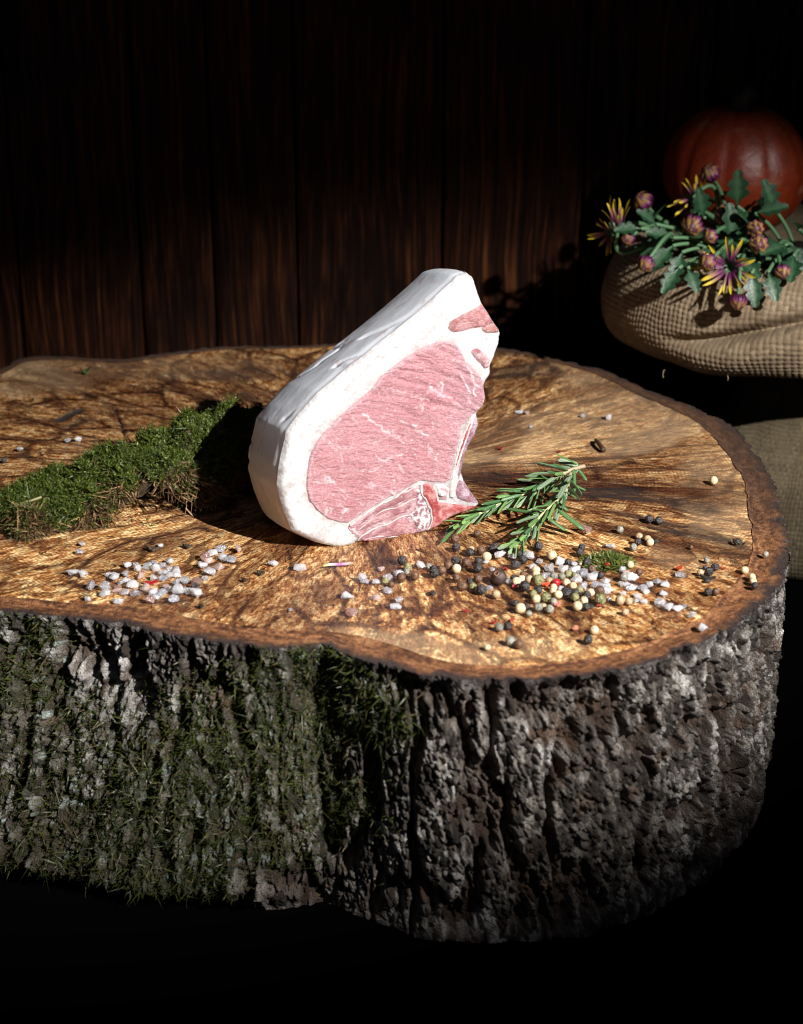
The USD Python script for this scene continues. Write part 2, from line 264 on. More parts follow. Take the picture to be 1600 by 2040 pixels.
dark = np.zeros(len(xy)); pale = dark.copy(); black = dark.copy()
for b, s in (((330, 820, 520, 130, 0), .72), ((900, 790, 300, 90, 0), .7), ((1250, 830, 260, 110, 15), .45), ((1200, 968, 340, 36, 3), 1.0), ((960, 960, 120, 40, 0), .8), ((1150, 930, 240, 22, -6), .7), ((1330, 1065, 190, 26, 14), .85), ((250, 790, 420, 60, 0), .6), ((420, 830, 260, 90, 0), .75), ((120, 850, 240, 50, 0), .55), ((60, 960, 160, 60, -14), .5), ((420, 1060, 260, 26, -14), .55), ((640, 740, 260, 34, 0), .8), ((1020, 760, 170, 50, -30), .75), ((1130, 800, 140, 24, -20), .7), ((990, 850, 90, 50, -20), .85), ((1330, 960, 160, 24, 6), .5), ((960, 1150, 110, 34, 35), .75), ((760, 1110, 50, 26, 40), .85), ((1000, 1090, 170, 26, 18), .6), ((560, 1230, 130, 30, -30), .45), ((1130, 1240, 160, 30, 10), .45), ((930, 1240, 60, 34, 60), .5), ((1260, 900, 90, 16, -10), .35)):
    dark = np.maximum(dark, s * blob(*b) * (.45 + .55 * sstep(.3, .55, streak)))
for b, s in (((1120, 850, 300, 50, -14), .8), ((1290, 870, 130, 30, -14), 1), ((1250, 800, 150, 40, 20), .8), ((60, 740, 120, 30, 10), 1), ((30, 775, 60, 14, 0), 1), ((300, 730, 260, 22, 0), .5), ((1430, 990, 70, 130, -10), .55), ((850, 1290, 160, 30, 10), .7), ((1060, 1290, 130, 26, 0), .55), ((1370, 1120, 80, 30, 20), .3)):
    pale = np.maximum(pale, s * blob(*b))
for b, s in (((1380, 1060, 130, 12, 14), .85), ((1380, 1010, 60, 12, 8), .75), ((1240, 985, 120, 12, 4), .7), ((880, 700, 200, 10, 0), .5), ((470, 745, 190, 12, 0), .45), ((560, 790, 140, 12, 0), .4), ((1060, 735, 90, 16, -10), .6), ((160, 840, 60, 8, -25), .4)):
    black = np.maximum(black, s * blob(*b) * sstep(.25, .6, streak + .1))
black = np.maximum(black, .9 * (1 - sstep(.0003, .0011, crack)))
black = np.maximum(black, 1.0 * (1 - sstep(.0026, .0042, hole))); dark = np.maximum(dark, .75 * (1 - sstep(.0055, .0085, hole))); pale = pale * sstep(.003, .009, hole)
pol = np.stack([np.cos(TH) * 115, np.sin(TH) * 115, rad * 300], -1).reshape(-1, 3)
obj('cut_face', (np.concatenate([xy, Z[:, None]], 1), grid_faces(NT, NR, True)), MAT['wood'], stump, pig=np.stack([dark, pale, black], 1), vec={'pol': pol})

# bark relief, as a depth inward from the outline
from scipy.spatial import cKDTree
def plates(P, T_, wx_, wz, seed):
    """overlapping upright plates: a random height and lean for each, and how near a point is to the crack between two"""
    rg = np.random.default_rng(seed); q = np.stack([T_ * .2 / wx_, P[:, 2] / wz], 1); q = q + (np.stack([fbm(P * [1, 1, .6] * (.6 / wx_), 3, seed), fbm(P * [1, 1, .6] * (.6 / wx_) + 40, 3, seed)], 1) - .5) * [1.3, .9]
    lo, hi = q.min(0) - 1, q.max(0) + 1; C = rg.uniform(lo, hi, (int(np.prod(hi - lo)), 2)); d, i = cKDTree(C).query(q, k=2); i0 = i[:, 0]
    off = q - C[i0]; hgt = rg.random(len(C))[i0]; lean = rg.normal(0, .35, (len(C), 2))[i0]
    return hgt + (off * lean).sum(1), d[:, 1] - d[:, 0], rg.random(len(C))[i0]
def bark_depth(P, mossy, T_):
    q = P * [1, 1, .22]; a = fbm(q * 70, 4, 41); f1 = np.abs(2 * a - 1)                 # long upright fissures
    b = fbm(P * [1, 1, .45] * 330 + 3, 3, 43); f2 = np.abs(2 * b - 1)
    h1, k1, r1 = plates(P, T_, .0042, .012, 4); h2, k2, r2 = plates(P, T_, .0017, .0040, 5); e = noise(P * [1, 1, .6] * 1250 + 5, 47)
    d = .0066 * (1 - sstep(.02, .20, f1)) * (1 - .55 * mossy) + .0016 * (1 - sstep(.0, .26, f2)) + .0018 * (1 - h1) + .0018 * (1 - sstep(.0, .20, k1)) + .0011 * (1 - h2) + .0008 * (1 - sstep(0, .22, k2)) + .0007 * e
    c = r1 * .4 + r2 * .6
    return d, f1, f2, c
front = np.linspace(-3.30, .62, 1500); back = np.linspace(.62, 2 * np.pi - 3.30, 170)[1:-1]
bt = np.concatenate([front, back]); NZ = 205; zz = np.linspace(1, 0, NZ)
BT, BZ = np.meshgrid(bt, zz, indexing='ij')
R0 = R_out(np.arctan2(np.sin(BT), np.cos(BT))) + wob(BT)
def bark_at(T_, Z_, R_):
    P = np.stack([PITH[0] + R_ * np.cos(T_), PITH[1] + R_ * np.sin(T_), Z_ * H], -1).reshape(-1, 3)
    px, py = seen(P); w = (fbm(P * 38, 4, 51) - .5)
    def bl(cx, cy, ax, ay): return 1 - sstep(.5, 1.25, np.hypot((px - cx) / ax, (py - cy) / ay) + w * 1.3)
    facing = (P[:, 1] < .06)
    moss = np.maximum.reduce([bl(420, 1560, 330, 210), bl(640, 1420, 170, 130), bl(60, 1330, 90, 120), bl(600, 1330, 160, 60), bl(300, 1700, 260, 90), bl(150, 1500, 160, 170) * .7]) * facing
    d, f1, f2, c = bark_depth(P, moss, T_.ravel())
    return P, px, py, moss, d, f1, f2, c
P, px, py, moss, dep, f1, f2, c3 = bark_at(BT, BZ, R0)
lip = (np.abs(BZ.ravel() - 1) < 1e-6)
dep = np.where(BZ.ravel() > .93, dep * (.35 + .65 * sstep(0, 1, (1 - BZ.ravel()) / .07)), dep)
flare = .034 * (1 - BZ.ravel()) ** 1.6 * (1 - sstep(-2.1, -1.5, BT.ravel())) * (BT.ravel() < .62); dep = dep - flare
low = sstep(.22, 0, BZ.ravel()); dep *= .25 + .75 * sstep(0, .10, BZ.ravel()); dep += low * .004 * noise(P * 30, 61)
Rn = R0.ravel() - dep + .0015
BV = np.stack([PITH[0] + Rn * np.cos(BT.ravel()), PITH[1] + Rn * np.sin(BT.ravel()), BZ.ravel() * H - .0006], 1)
g1 = fbm(P * [1, 1, .5] * 130, 4, 53); g2 = fbm(P * [1, 1, .45] * 420, 3, 54); g3 = fbm(P * 24, 3, 55)
pig = mixc((.030, .023, .019), (.30, .262, .23), sstep(.25, .78, .55 * c3 + .6 * (g1 - .2)))
pig = mixc(pig, (.64, .61, .58), .95 * sstep(.47, .63, g2 * .6 + c3 * .35) * sstep(.40, .60, g3 * .6 + g1 * .4))
pig = mixc(pig, (.055, .030, .019), .75 * (1 - sstep(.03, .22, f1)))
pig = mixc(pig, (.14, .070, .036), .5 * sstep(.62, .74, fbm(P * 90, 3, 56)))
pale_patch = 1 - sstep(.4, 1.3, np.hypot((px - 225) / 75, (py - 1400) / 110) + (g1 - .5) * 2)
pig = mixc(pig, (.50, .47, .45), .75 * pale_patch * sstep(.38, .6, g2))
lich = sstep(.70, .76, fbm(P * 210, 2, 57)) * sstep(.35, .6, moss + .25); pig = mixc(pig, (.42, .50, .47), .8 * lich)
pig = mixc(pig, (.030, .036, .015), .6 * moss * sstep(.3, .6, g2 + .1))
rust = 1 - sstep(.5, 1.2, np.hypot((px - 335) / 80, (py - 1790) / 50) + (g1 - .5) * 1.5); pig = mixc(pig, (.20, .075, .025), .8 * rust)
pig = mixc(pig, (.035, .025, .030), .65 * sstep(.90, 1.0, BZ.ravel()) * sstep(.3, .6, g1 + .1))
nb = len(bt)
obj('bark', (BV, grid_faces(nb, NZ, True)[:, ::-1]), MAT['bark'], stump, pig=pig)
# the fibrous ring of inner bark between the end grain and the bark, sloping outward
NI = 34; k = np.linspace(0, 1, NI); IT, IK = np.meshgrid(bt, k, indexing='ij')
ain = np.arctan2(np.sin(IT), np.cos(IT)); ri = R_in(ain) + wob(ain); ro = (Rn.reshape(nb, NZ)[:, :1] + 0 * IT)
Ri = ri + (np.maximum(ro, ri + .002) - ri) * IK
Pi = np.stack([PITH[0] + Ri * np.cos(IT), PITH[1] + Ri * np.sin(IT), np.full_like(Ri, H)], -1).reshape(-1, 3)
fi = .5 * fbm(Pi * 640, 3, 63) + .5 * fbm(np.stack([IT.ravel() * 30, IK.ravel() * 9, Ri.ravel() * 0], -1), 4, 66); fj = fbm(Pi * 110, 3, 64)
Pi[:, 2] -= (IK.ravel() > 0) * (.0002 + .0012 * fi * np.sin(np.pi * np.minimum(IK.ravel() * 1.6, 1)) + .0014 * fj * IK.ravel()) ; Pi[:, 2] = np.where(IK.ravel() > .999, H - .0006, Pi[:, 2])
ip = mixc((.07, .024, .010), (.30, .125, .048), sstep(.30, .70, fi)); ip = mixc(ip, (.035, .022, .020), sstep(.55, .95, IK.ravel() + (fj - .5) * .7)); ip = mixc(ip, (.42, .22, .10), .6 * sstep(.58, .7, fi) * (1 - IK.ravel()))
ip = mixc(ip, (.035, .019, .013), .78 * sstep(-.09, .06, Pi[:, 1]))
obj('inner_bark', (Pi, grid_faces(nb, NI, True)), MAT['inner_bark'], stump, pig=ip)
bt_ = trimesh.creation.cylinder(radius=.16, height=.004, sections=64); bt_.apply_translation([PITH[0], PITH[1], .002])
# moss growing on the bark, as one part of the stump
rng = np.random.default_rng(11)
pr = np.clip(moss, 0, 1) * (BV[:, 1] < .02) + .012 * (px < 800); pr = pr * (py < 1800); pr /= pr.sum(); idx = rng.choice(len(BV), 36000, p=pr)
nrm = np.stack([np.cos(BT.ravel()[idx]), np.sin(BT.ravel()[idx]), np.zeros(len(idx))], 1)
tang = np.stack([-nrm[:, 1], nrm[:, 0], nrm[:, 2]], 1)
sw = (noise(P[idx] * 45, 91)[:, None] - .5) * 5
D = nrm * rng.uniform(.15, .6, (len(idx), 1)) + tang * (sw * .5 + rng.normal(0, .45, (len(idx), 1))) + np.array([0, 0, 1]) * (rng.normal(-.1, .5, (len(idx), 1)))
D /= np.linalg.norm(D, axis=1, keepdims=True)
Lb = rng.uniform(.0010, .0030, len(idx)); v, f, m = blades(BV[idx] - nrm * .0004, D, Lb, rng.uniform(.00024, .00052, len(idx)), rng.normal(0, 1.5, len(idx)), rng)
tone = np.clip(noise(P[idx] * 60, 92) + rng.normal(0, .2, len(idx)), 0, 1); cb = mixc((.020, .036, .007), (.105, .130, .024), tone); br = rng.random(len(idx)) < .16; cb[br] = mixc((.10, .07, .03), (.20, .16, .07), rng.random(br.sum()))
obj('moss_growth', (v, f), MAT['moss'], stump, pig=np.repeat(cb, m, 0), kind='stuff', label='dark green moss growing on the front of the bark')
# ------------------------------------------------------------------ the pork chop, standing upright
BASE = onz(640, 1095); U_ = onz(885, 1048) - BASE; U_ = unit(U_); N_ = np.cross(U_, [0, 0, 1.0]); CH = 0.042
def zf(X, Y):                                # a point of the face, in the face's own plane (metres along, metres up)
    p = onplane(480 + X / 2.857, 520 + Y / 2.857, BASE, N_); return np.array([(p - BASE) @ U_, p[2] - H])
def poly(pts, grow=0, smooth=.0016):
    p = Polygon([zf(*q) for q in pts]); p = p.buffer(smooth).buffer(-2 * smooth).buffer(smooth + grow); return p if p.geom_type == 'Polygon' else max(p.geoms, key=lambda g: g.area)
def ring_pts(p, sp):
    L = p.exterior.length; n = max(8, int(L / sp)); return np.array([p.exterior.interpolate(i * L / n).coords[0] for i in range(n)])
def region(p, sp):
    """a triangulated polygon: boundary points first"""
    b = ring_pts(p, sp); x0, y0, x1, y1 = p.bounds; inn = p.buffer(-sp * .6)
    gx, gy = np.meshgrid(np.arange(x0, x1, sp), np.arange(y0, y1, sp * .87)); gx = gx + (np.arange(gx.shape[0]) % 2)[:, None] * sp / 2
    q = np.stack([gx.ravel(), gy.ravel()], 1); q = q[shapely.contains_xy(inn, q)]
    pts = np.concatenate([b, q]); tri = Delaunay(pts).simplices; c = pts[tri].mean(1); tri = tri[shapely.contains_xy(p, c)]
    a = pts[tri]; s = np.cross(a[:, 1] - a[:, 0], a[:, 2] - a[:, 0]); tri[s < 0] = tri[s < 0][:, ::-1]
    return pts, tri, len(b)
def w3(q, d): q = np.asarray(q); return BASE + q[:, :1] * U_ + q[:, 1:2] * np.array([0, 0, 1.0]) + np.asarray(d).reshape(-1, 1) * N_
OUT = [(640, 1632), (560, 1640), (440, 1612), (300, 1545), (250, 1420), (218, 1290), (226, 1180), (250, 1080), (270, 980), (335, 890), (450, 760), (640, 600), (860, 430), (1030, 290), (1190, 150), (1245, 95), (1300, 78), (1333, 97), (1365, 195), (1385, 245), (1420, 300), (1450, 350), (1488, 402), (1480, 475), (1455, 540), (1432, 590), (1432, 650), (1405, 690), (1396, 725), (1402, 770), (1388, 830), (1352, 870), (1362, 920), (1345, 985), (1310, 1050), (1280, 1110), (1266, 1200), (1282, 1260), (1330, 1335), (1372, 1390), (1300, 1432), (1215, 1462), (1160, 1497), (1100, 1535), (1000, 1565), (850, 1593), (720, 1607), (665, 1612)]
EYE = [(1120, 452), (1190, 452), (1230, 475), (1265, 530), (1280, 572), (1325, 612), (1370, 660), (1390, 722), (1396, 770), (1380, 828), (1330, 872), (1290, 915), (1255, 940), (1245, 1000), (1225, 1080), (1205, 1180), (1195, 1245), (1160, 1262), (1090, 1258), (1020, 1248), (930, 1305), (840, 1350), (760, 1395), (680, 1447), (610, 1492), (560, 1488), (490, 1468), (430, 1420), (385, 1365), (368, 1290), (370, 1200), (390, 1110), (420, 1040), (480, 960), (560, 880), (620, 830), (700, 760), (760, 700), (800, 650), (860, 600), (930, 550), (1030, 490)]
chop = thing('pork_chop', (BASE[0], BASE[1], H), 'thick raw pork chop with a white fat rim, standing upright on the tree stump', 'pork chop')
CL = np.array([BASE[0], BASE[1], H])
outp = poly(OUT, smooth=.0008); eye = poly(EYE)
def relief(q, seed, amp, sc=(1, 1), f=120):
    return amp * (fbm(np.stack([q[:, 0] * f * sc[0], q[:, 1] * f * sc[1], q[:, 0] * 0 + seed], -1), 4, seed) - .5) * 2
q, tri, nbd = region(outp, .0011)
edge = shapely.distance(outp.exterior, shapely.points(q)); rnd = .0030
dz = -np.where(edge < rnd, rnd - np.sqrt(np.maximum(rnd ** 2 - (rnd - edge) ** 2, 0)), 0) + relief(q, 3, .0007) + relief(q, 4, .0003, f=500)
near = shapely.distance(eye, shapely.points(q)); fp = mixc(mixc((.54, .52, .525), (.42, .385, .39), sstep(.50, .74, fbm(np.stack([q[:, 0] * 120, (q[:, 1] - .8 * q[:, 0]) * 330, q[:, 0] * 0], -1), 4, 77))), (.50, .36, .35), (1 - sstep(.0, .0035, near)) * .6 * sstep(.35, .65, noise(np.stack([q[:, 0] * 700, q[:, 1] * 700, q[:, 0] * 0], -1), 2)))
vf = w3(q, dz)
# the cut's thickness: rows running back from the face's edge, as two strips: the rind round the outside and the cut underside
bq = q[:nbd]; ctr = np.array([.03, .055])
i_start = np.argmin(np.linalg.norm(bq - zf(560, 1640), axis=1)); i_end = np.argmin(np.linalg.norm(bq - zf(1310, 80), axis=1))
ccw = Polygon(bq).exterior.is_ccw
order = (np.arange(nbd) + i_start) % nbd if not ccw else (i_start - np.arange(nbd)) % nbd
cut = int(np.where(order == i_end)[0][0])
tang = np.roll(bq, -1, 0) - np.roll(bq, 1, 0); nout = np.stack([tang[:, 1], -tang[:, 0]], 1) * (1 if ccw else -1); nout /= np.linalg.norm(nout, axis=1, keepdims=True)
for _ in range(12): nout = (np.roll(nout, 1, 0) + nout + np.roll(nout, -1, 0)); nout /= np.linalg.norm(nout, axis=1, keepdims=True)
def strip(sel, rows, amp, seed, floor=True):
    t = np.linspace(0, 1, rows); A, Tt = np.meshgrid(np.arange(len(sel)), t, indexing='ij'); b = bq[sel]; n = nout[sel]
    P2 = b[A.ravel()]; nn = n[A.ravel()]; tq = Tt.ravel(); d0 = dz[:nbd][sel][A.ravel()]
    dep = d0 * (1 - tq) - tq * (CH - .0005)
    s = np.cumsum(np.r_[0, np.linalg.norm(np.diff(b, axis=0), axis=1)])[A.ravel()]
    bulge = np.sin(np.pi * np.clip(tq, 0, 1)) ** .6 * .0016
    rel = amp * (fbm(np.stack([s * 38, tq * 3.0, s * 0 + seed], -1), 4, seed) - .5) * 2 + amp * .35 * (fbm(np.stack([s * 260, tq * 9, s * 0 + seed], -1), 3, seed + 1) - .5)
    crease = -.0011 * (1 - sstep(.0, .06, np.abs(fbm(np.stack([s * 55 + tq * 2.4, tq * 1.2 - s * 9, s * 0], -1), 3, seed + 5) - .64)))
    rel = (rel + crease * (amp < .0008) + bulge) * sstep(0, .12, tq); rel -= .004 * sstep(.86, 1, tq) ** 2
    P3 = w3(P2 + nn * rel[:, None], dep)
    P3[:, 2] -= (.002 + .0055 * sstep(.03, .09, P2[:, 1])) * tq
    if floor: P3[:, 2] = np.maximum(P3[:, 2], H - .0004)
    return P3, grid_faces(len(sel), rows), s, tq
R3, RF, rs, rt_ = strip(order[:cut + 1], 60, .00035, 12)
rp = mixc((.90, .87, .92), (.82, .78, .84), fbm(np.stack([rs * 90, rt_ * 5, rs * 0], -1), 3, 3)); rp = mixc((.82, .66, .58), rp, sstep(.035, .065, rs)); rp = mixc(rp, (.62, .30, .30), .5 * sstep(.70, .76, fbm(np.stack([rs * 150, rt_ * 14, rs * 0], -1), 3, 9)))
U3, UF, us, ut = strip(np.r_[order[cut:], order[:1]], 40, .0009, 15)
uz = U3[:, 2] - H; upg = mixc((.45, .17, .17), (.80, .72, .70), np.maximum(sstep(.093, .101, uz), (1 - sstep(.02, .03, (U3 - BASE) @ U_)) * (uz < .03)))
if not ccw: pass
def outward(v, f, c):
    n = np.cross(v[f[:, 1]] - v[f[:, 0]], v[f[:, 2]] - v[f[:, 0]]); m = v[f].mean(1) - c; return f if (n * m).sum() > 0 else f[:, ::-1]
cc = BASE + ctr[0] * U_ + [0, 0, ctr[1]] - N_ * CH / 2
obj('fat', (vf, outward(vf, tri, cc)), MAT['fat'], chop, pig=fp, loc=CL)
obj('rind', (R3, outward(R3, RF, cc)), MAT['rind'], chop, pig=rp, loc=CL)
obj('cut_edge', (U3, outward(U3, UF, cc)), MAT['fat'], chop, pig=upg, loc=CL)
qb, tb, _ = region(outp.buffer(-.009), .003); vb = w3(qb, np.full(len(qb), -CH)); vb[:, 2] -= .002 + .0055 * sstep(.03, .09, qb[:, 1]); vb[:, 2] = np.maximum(vb[:, 2], H)
obj('back_face', (vb, outward(vb, tb, cc)), MAT['lean'], chop, pig=np.broadcast_to((.45, .2, .2), (len(vb), 3)), loc=CL)
def slab(name, pts, mat, col, proud, sp=.0009, rel=None, grow=0, edgew=.0012, label=None, polygon=None, colf=None):
    p = polygon if polygon is not None else poly(pts, grow, .0005)
    p = p.intersection(outp.buffer(-.0002)); p = p if p.geom_type == 'Polygon' else max(p.geoms, key=lambda g: g.area)
    q, tr, n = region(p, sp); e = shapely.distance(p.exterior, shapely.points(q)); t = np.clip(e / edgew, 0, 1)
    oe = shapely.distance(outp.exterior, shapely.points(q)); drop = np.where(oe < rnd, rnd - np.sqrt(np.maximum(rnd ** 2 - (rnd - oe) ** 2, 0)), 0)
    d = relief(q, 3, .0007) - drop - .0004 + (.0007 + proud) * np.sqrt(1 - (1 - t) ** 2) + (rel(q) * t if rel else 0)
    v = w3(q, d); f = outward(v, tr, cc); c = np.broadcast_to(np.asarray(col, float), (len(v), 3)).copy()
    if colf: c = colf(q, e, c)
    c = c * LEAN_GAIN if mat == 'lean' else c * [.68, .76, .76]
    obj(name, (v, f), MAT[mat], chop, pig=c, loc=CL, label=label)
LEAN_GAIN = np.array([.80, .82, .92])
def fibres(q):
    """folds of the muscle fibre, sweeping down to the right, strongest towards the upper right"""
    u, w = q[:, 0], q[:, 1]; c, s = math.cos(-.42), math.sin(-.42); a, b = u * c + w * s, -u * s + w * c; b = b + .35 * (a - .02) ** 2 / .08
    k = sstep(.03, .09, w + .4 * u - .01)
    big = fbm(np.stack([a * 38, b * 230, u * 0], -1), 3, 31); sm = fbm(np.stack([a * 180, b * 620, u * 0], -1), 3, 33)
    return .0017 * (np.abs(2 * big - 1) ** .7 - .4) * (.25 + .75 * k) + .0007 * (sm - .5)
VEIN = [[zf(*p) for p in v] for v in ([(700, 870), (760, 920), (830, 972), (890, 1010), (930, 1035)], [(880, 730), (930, 752), (1000, 770), (1060, 790)], [(1060, 700), (1090, 730), (1130, 760), (1200, 780)], [(560, 1180), (600, 1168), (640, 1185), (690, 1180)], [(780, 1290), (830, 1300), (870, 1320)], [(500, 1430), (520, 1400), (560, 1390), (600, 1345)], [(480, 1230), (520, 1250), (540, 1290), (590, 1310), (610, 1345)], [(760, 1100), (800, 1130), (850, 1110), (910, 1105)], [(900, 900), (960, 930), (1040, 980), (1100, 1000)], [(560, 1480), (570, 1430), (610, 1400)], [(470, 1440), (490, 1400), (480, 1370)], [(850, 1300), (870, 1270), (860, 1240)], [(1140, 690), (1150, 720), (1140, 750)], [(1290, 600), (1320, 680), (1330, 760)], [(1250, 640), (1290, 720), (1300, 800)])]
_rg = np.random.default_rng(14)
for _ in range(80):
    p = np.array([_rg.uniform(400, 1330), _rg.uniform(560, 1450)]); a = (.35 if _rg.random() < .65 else 1.2) + _rg.normal(0, .35); L_ = _rg.uniform(25, 75); VEIN.append([zf(*(p + np.array([math.cos(a + _rg.normal(0, .3)), math.sin(a + _rg.normal(0, .3))]) * L_ * k)) for k in (0, .35, .7, 1)])
def eyecol(q, e, c):
    jit = q + (np.stack([fbm(np.stack([q[:, 0] * 420, q[:, 1] * 420, q[:, 0] * 0 + k_], -1), 3, 61) for k_ in (0, 8)], 1) - .5) * .0034
    vein = np.zeros(len(q)); brk = sstep(.35, .6, fbm(np.stack([q[:, 0] * 260, q[:, 1] * 260, q[:, 0] * 0], -1), 3, 62))
    for k_, v_ in enumerate(VEIN): vein = np.maximum(vein, (1 - sstep(.0001, .00075, poly_dist(jit, v_))) * (.9 if k_ < 15 else .55) * (.25 + .75 * brk))
    c = eyebase(q, e, c); return mixc(c, (.86, .72, .68), .8 * vein)
def eyebase(q, e, c):
    n = fbm(np.stack([q[:, 0] * 60, q[:, 1] * 60, q[:, 0] * 0], -1), 3, 5); c = mixc((.47, .185, .195), (.62, .31, .31), n)
    edge = 1 - sstep(.0006, .0030, e + .0012 * (noise(np.stack([q[:, 0] * 500, q[:, 1] * 500, q[:, 0] * 0], -1), 6) - .5)); c = mixc(c, (.70, .42, .41), .55 * edge)
    return mixc(c, (.46, .25, .26), .5 * sstep(.065, .078, q[:, 0]))
slab('eye_muscle', None, 'lean', (.5, .2, .2), .0006, .00055, fibres, polygon=eye, colf=eyecol)
def dcol(a, b, seed, f=260):
    return lambda q, e, c: mixc(a, b, sstep(.35, .65, fbm(np.stack([q[:, 0] * f, q[:, 1] * f, q[:, 0] * 0], -1), 3, seed)))
pk = ((.36, .13, .135), (.58, .29, .28))
slab('muscle', [(1025, 1262), (975, 1290), (880, 1340), (790, 1385), (720, 1430), (620, 1495), (600, 1520), (668, 1590), (700, 1600), (860, 1590), (1000, 1562), (1080, 1535), (1070, 1440), (1040, 1340)], 'lean', (.55, .28, .28), .0001, label='lower muscle beside the bone', colf=dcol((.46, .19, .195), (.66, .40, .39), 10))
slab('muscle', [(985, 1285), (988, 1340), (900, 1382), (760, 1442), (690, 1502), (640, 1505), (720, 1440), (860, 1350), (960, 1288)], 'lean', (.42, .15, .16), .0005, colf=dcol(*pk, 11))
slab('muscle', [(985, 1352), (975, 1392), (940, 1432), (820, 1477), (720, 1522), (680, 1545), (650, 1520), (760, 1452), (900, 1392)], 'lean', (.42, .15, .16), .0005, colf=dcol(*pk, 12))
slab('muscle', [(950, 1440), (990, 1520), (1030, 1545), (900, 1572), (760, 1588), (690, 1575), (740, 1535), (860, 1488)], 'lean', (.48, .2, .2), .0005, colf=dcol(*pk, 13))
slab('muscle', [(600, 1510), (650, 1510), (678, 1550), (670, 1580), (635, 1560)], 'lean', (.6, .32, .32), .0004, colf=dcol((.5, .22, .22), (.72, .5, .48), 14))
slab('muscle', [(1184, 385), (1190, 350), (1260, 310), (1340, 272), (1384, 246), (1425, 305), (1446, 348), (1400, 362), (1330, 377), (1250, 396), (1200, 400)], 'lean', (.44, .17, .16), .0006, grow=.0007, colf=dcol((.40, .14, .13), (.56, .27, .25), 15))
slab('muscle', [(1380, 396), (1374, 380), (1440, 357), (1478, 385), (1465, 402), (1400, 407)], 'lean', (.42, .17, .14), .0006, grow=.0007, colf=dcol((.42, .15, .12), (.52, .25, .21), 16))
slab('muscle', [(1310, 515), (1345, 500), (1385, 530), (1410, 560), (1412, 602), (1388, 608), (1345, 562)], 'lean', (.42, .15, .16), .0006, grow=.0007, colf=dcol((.38, .13, .13), (.62, .40, .38), 17))
slab('muscle', [(1345, 880), (1358, 930), (1338, 985), (1300, 1055), (1270, 1120), (1258, 1210), (1234, 1262), (1228, 1240), (1245, 1130), (1290, 985), (1320, 900)], 'lean', (.36, .16, .2), .0004, label='purplish strip of meat behind the rib bone', colf=dcol((.30, .12, .15), (.55, .36, .40), 18))
slab('membrane', [(1240, 1238), (1270, 1253), (1322, 1330), (1368, 1386), (1290, 1377), (1222, 1352), (1215, 1300)], 'lean', (.42, .24, .28), .0003, colf=dcol((.36, .17, .20), (.60, .42, .46), 19))
slab('bone_marrow', [(1030, 1275), (1055, 1258), (1090, 1268), (1112, 1310), (1122, 1368), (1180, 1375), (1250, 1385), (1366, 1394), (1300, 1430), (1205, 1458), (1150, 1492), (1100, 1530), (1060, 1535), (1090, 1470), (1072, 1400), (1032, 1330)], 'bone', (.50, .06, .07), .0004, colf=dcol((.40, .055, .06), (.62, .26, .25), 21, 520))
slab('spongy_bone', [(985, 1292), (1018, 1290), (1040, 1345), (1066, 1400), (1082, 1465), (1060, 1520), (1010, 1538), (985, 1500), (955, 1450), (985, 1400), (998, 1340)], 'bone', (.7, .5, .52), .0004, .0007, colf=dcol((.30, .10, .14), (.80, .68, .68), 22, 900))
slab('rib_bone', [(1318, 866), (1338, 868), (1318, 935), (1290, 1010), (1262, 1090), (1236, 1170), (1222, 1240), (1212, 1310), (1215, 1352), (1182, 1350), (1178, 1300), (1192, 1220), (1212, 1130), (1238, 1030), (1270, 950), (1295, 890)], 'bone', (.76, .62, .62), .0008, .0007, colf=dcol((.70, .52, .52), (.82, .72, .71), 23))
slab('rib_marrow', [(1316, 884), (1322, 890), (1304, 940), (1280, 1010), (1250, 1090), (1226, 1165), (1210, 1240), (1202, 1262), (1198, 1240), (1214, 1150), (1232, 1080), (1262, 990), (1290, 925)], 'bone', (.55, .08, .09), .0012, .0006, colf=dcol((.46, .06, .07), (.66, .18, .18), 24, 500))
slab('cartilage', [(1118, 1308), (1140, 1298), (1165, 1310), (1162, 1335), (1135, 1345), (1118, 1332)], 'bone', (.80, .74, .70), .0013, .0006)
slab('cartilage', [(1090, 1262), (1150, 1268), (1190, 1290), (1182, 1345), (1168, 1366), (1125, 1362), (1114, 1312)], 'bone', (.70, .5, .5), .0003, colf=dcol((.50, .22, .24), (.78, .66, .64), 25))
slab('blood_spot', [(682, 1608), (690, 1580), (760, 1566), (890, 1566), (880, 1590), (760, 1603)], 'bone', (.42, .03, .05), .0005, colf=dcol((.34, .02, .035), (.60, .25, .26), 26))
# seams of fat between the muscles: thin ridges laid on the face
def seam(pts, wid, col=(.80, .70, .68), lift=.0011):
    q = spline(np.array([zf(*p) for p in pts]), 9 * len(pts) + 4); q = q + (np.stack([noise(np.concatenate([q * 260, q[:, :1] * 0 + k_], 1), 3) for k_ in (0, 9)], 1) - .5) * .0016; wv = .5 * wid * (.15 + 1.5 * noise(np.stack([q[:, 0] * 400, q[:, 1] * 400, q[:, 0] * 0], -1), 4)); wv[0] *= .3; wv[-1] *= .3
    d = relief(q, 3, .0007) + lift + .5 * fibres(q) * (shapely.contains_xy(eye, q)); v, f = tube(w3(q, d - wv * .45), wv, 6)
    obj('fat_seam', (v, f), MAT['fat'], chop, pig=np.broadcast_to(np.array(col) * .78, (len(v), 3)), loc=CL)
seam([(1040, 1250), (940, 1305), (850, 1352), (770, 1395), (690, 1446), (620, 1496)], .0008)
seam([(990, 1346), (900, 1386), (760, 1446), (690, 1506), (660, 1530)], .0006)
seam([(970, 1432), (860, 1480), (740, 1528), (690, 1556), (660, 1590)], .0007)
seam([(690, 1590), (760, 1572), (900, 1566), (1040, 1545)], .0006)
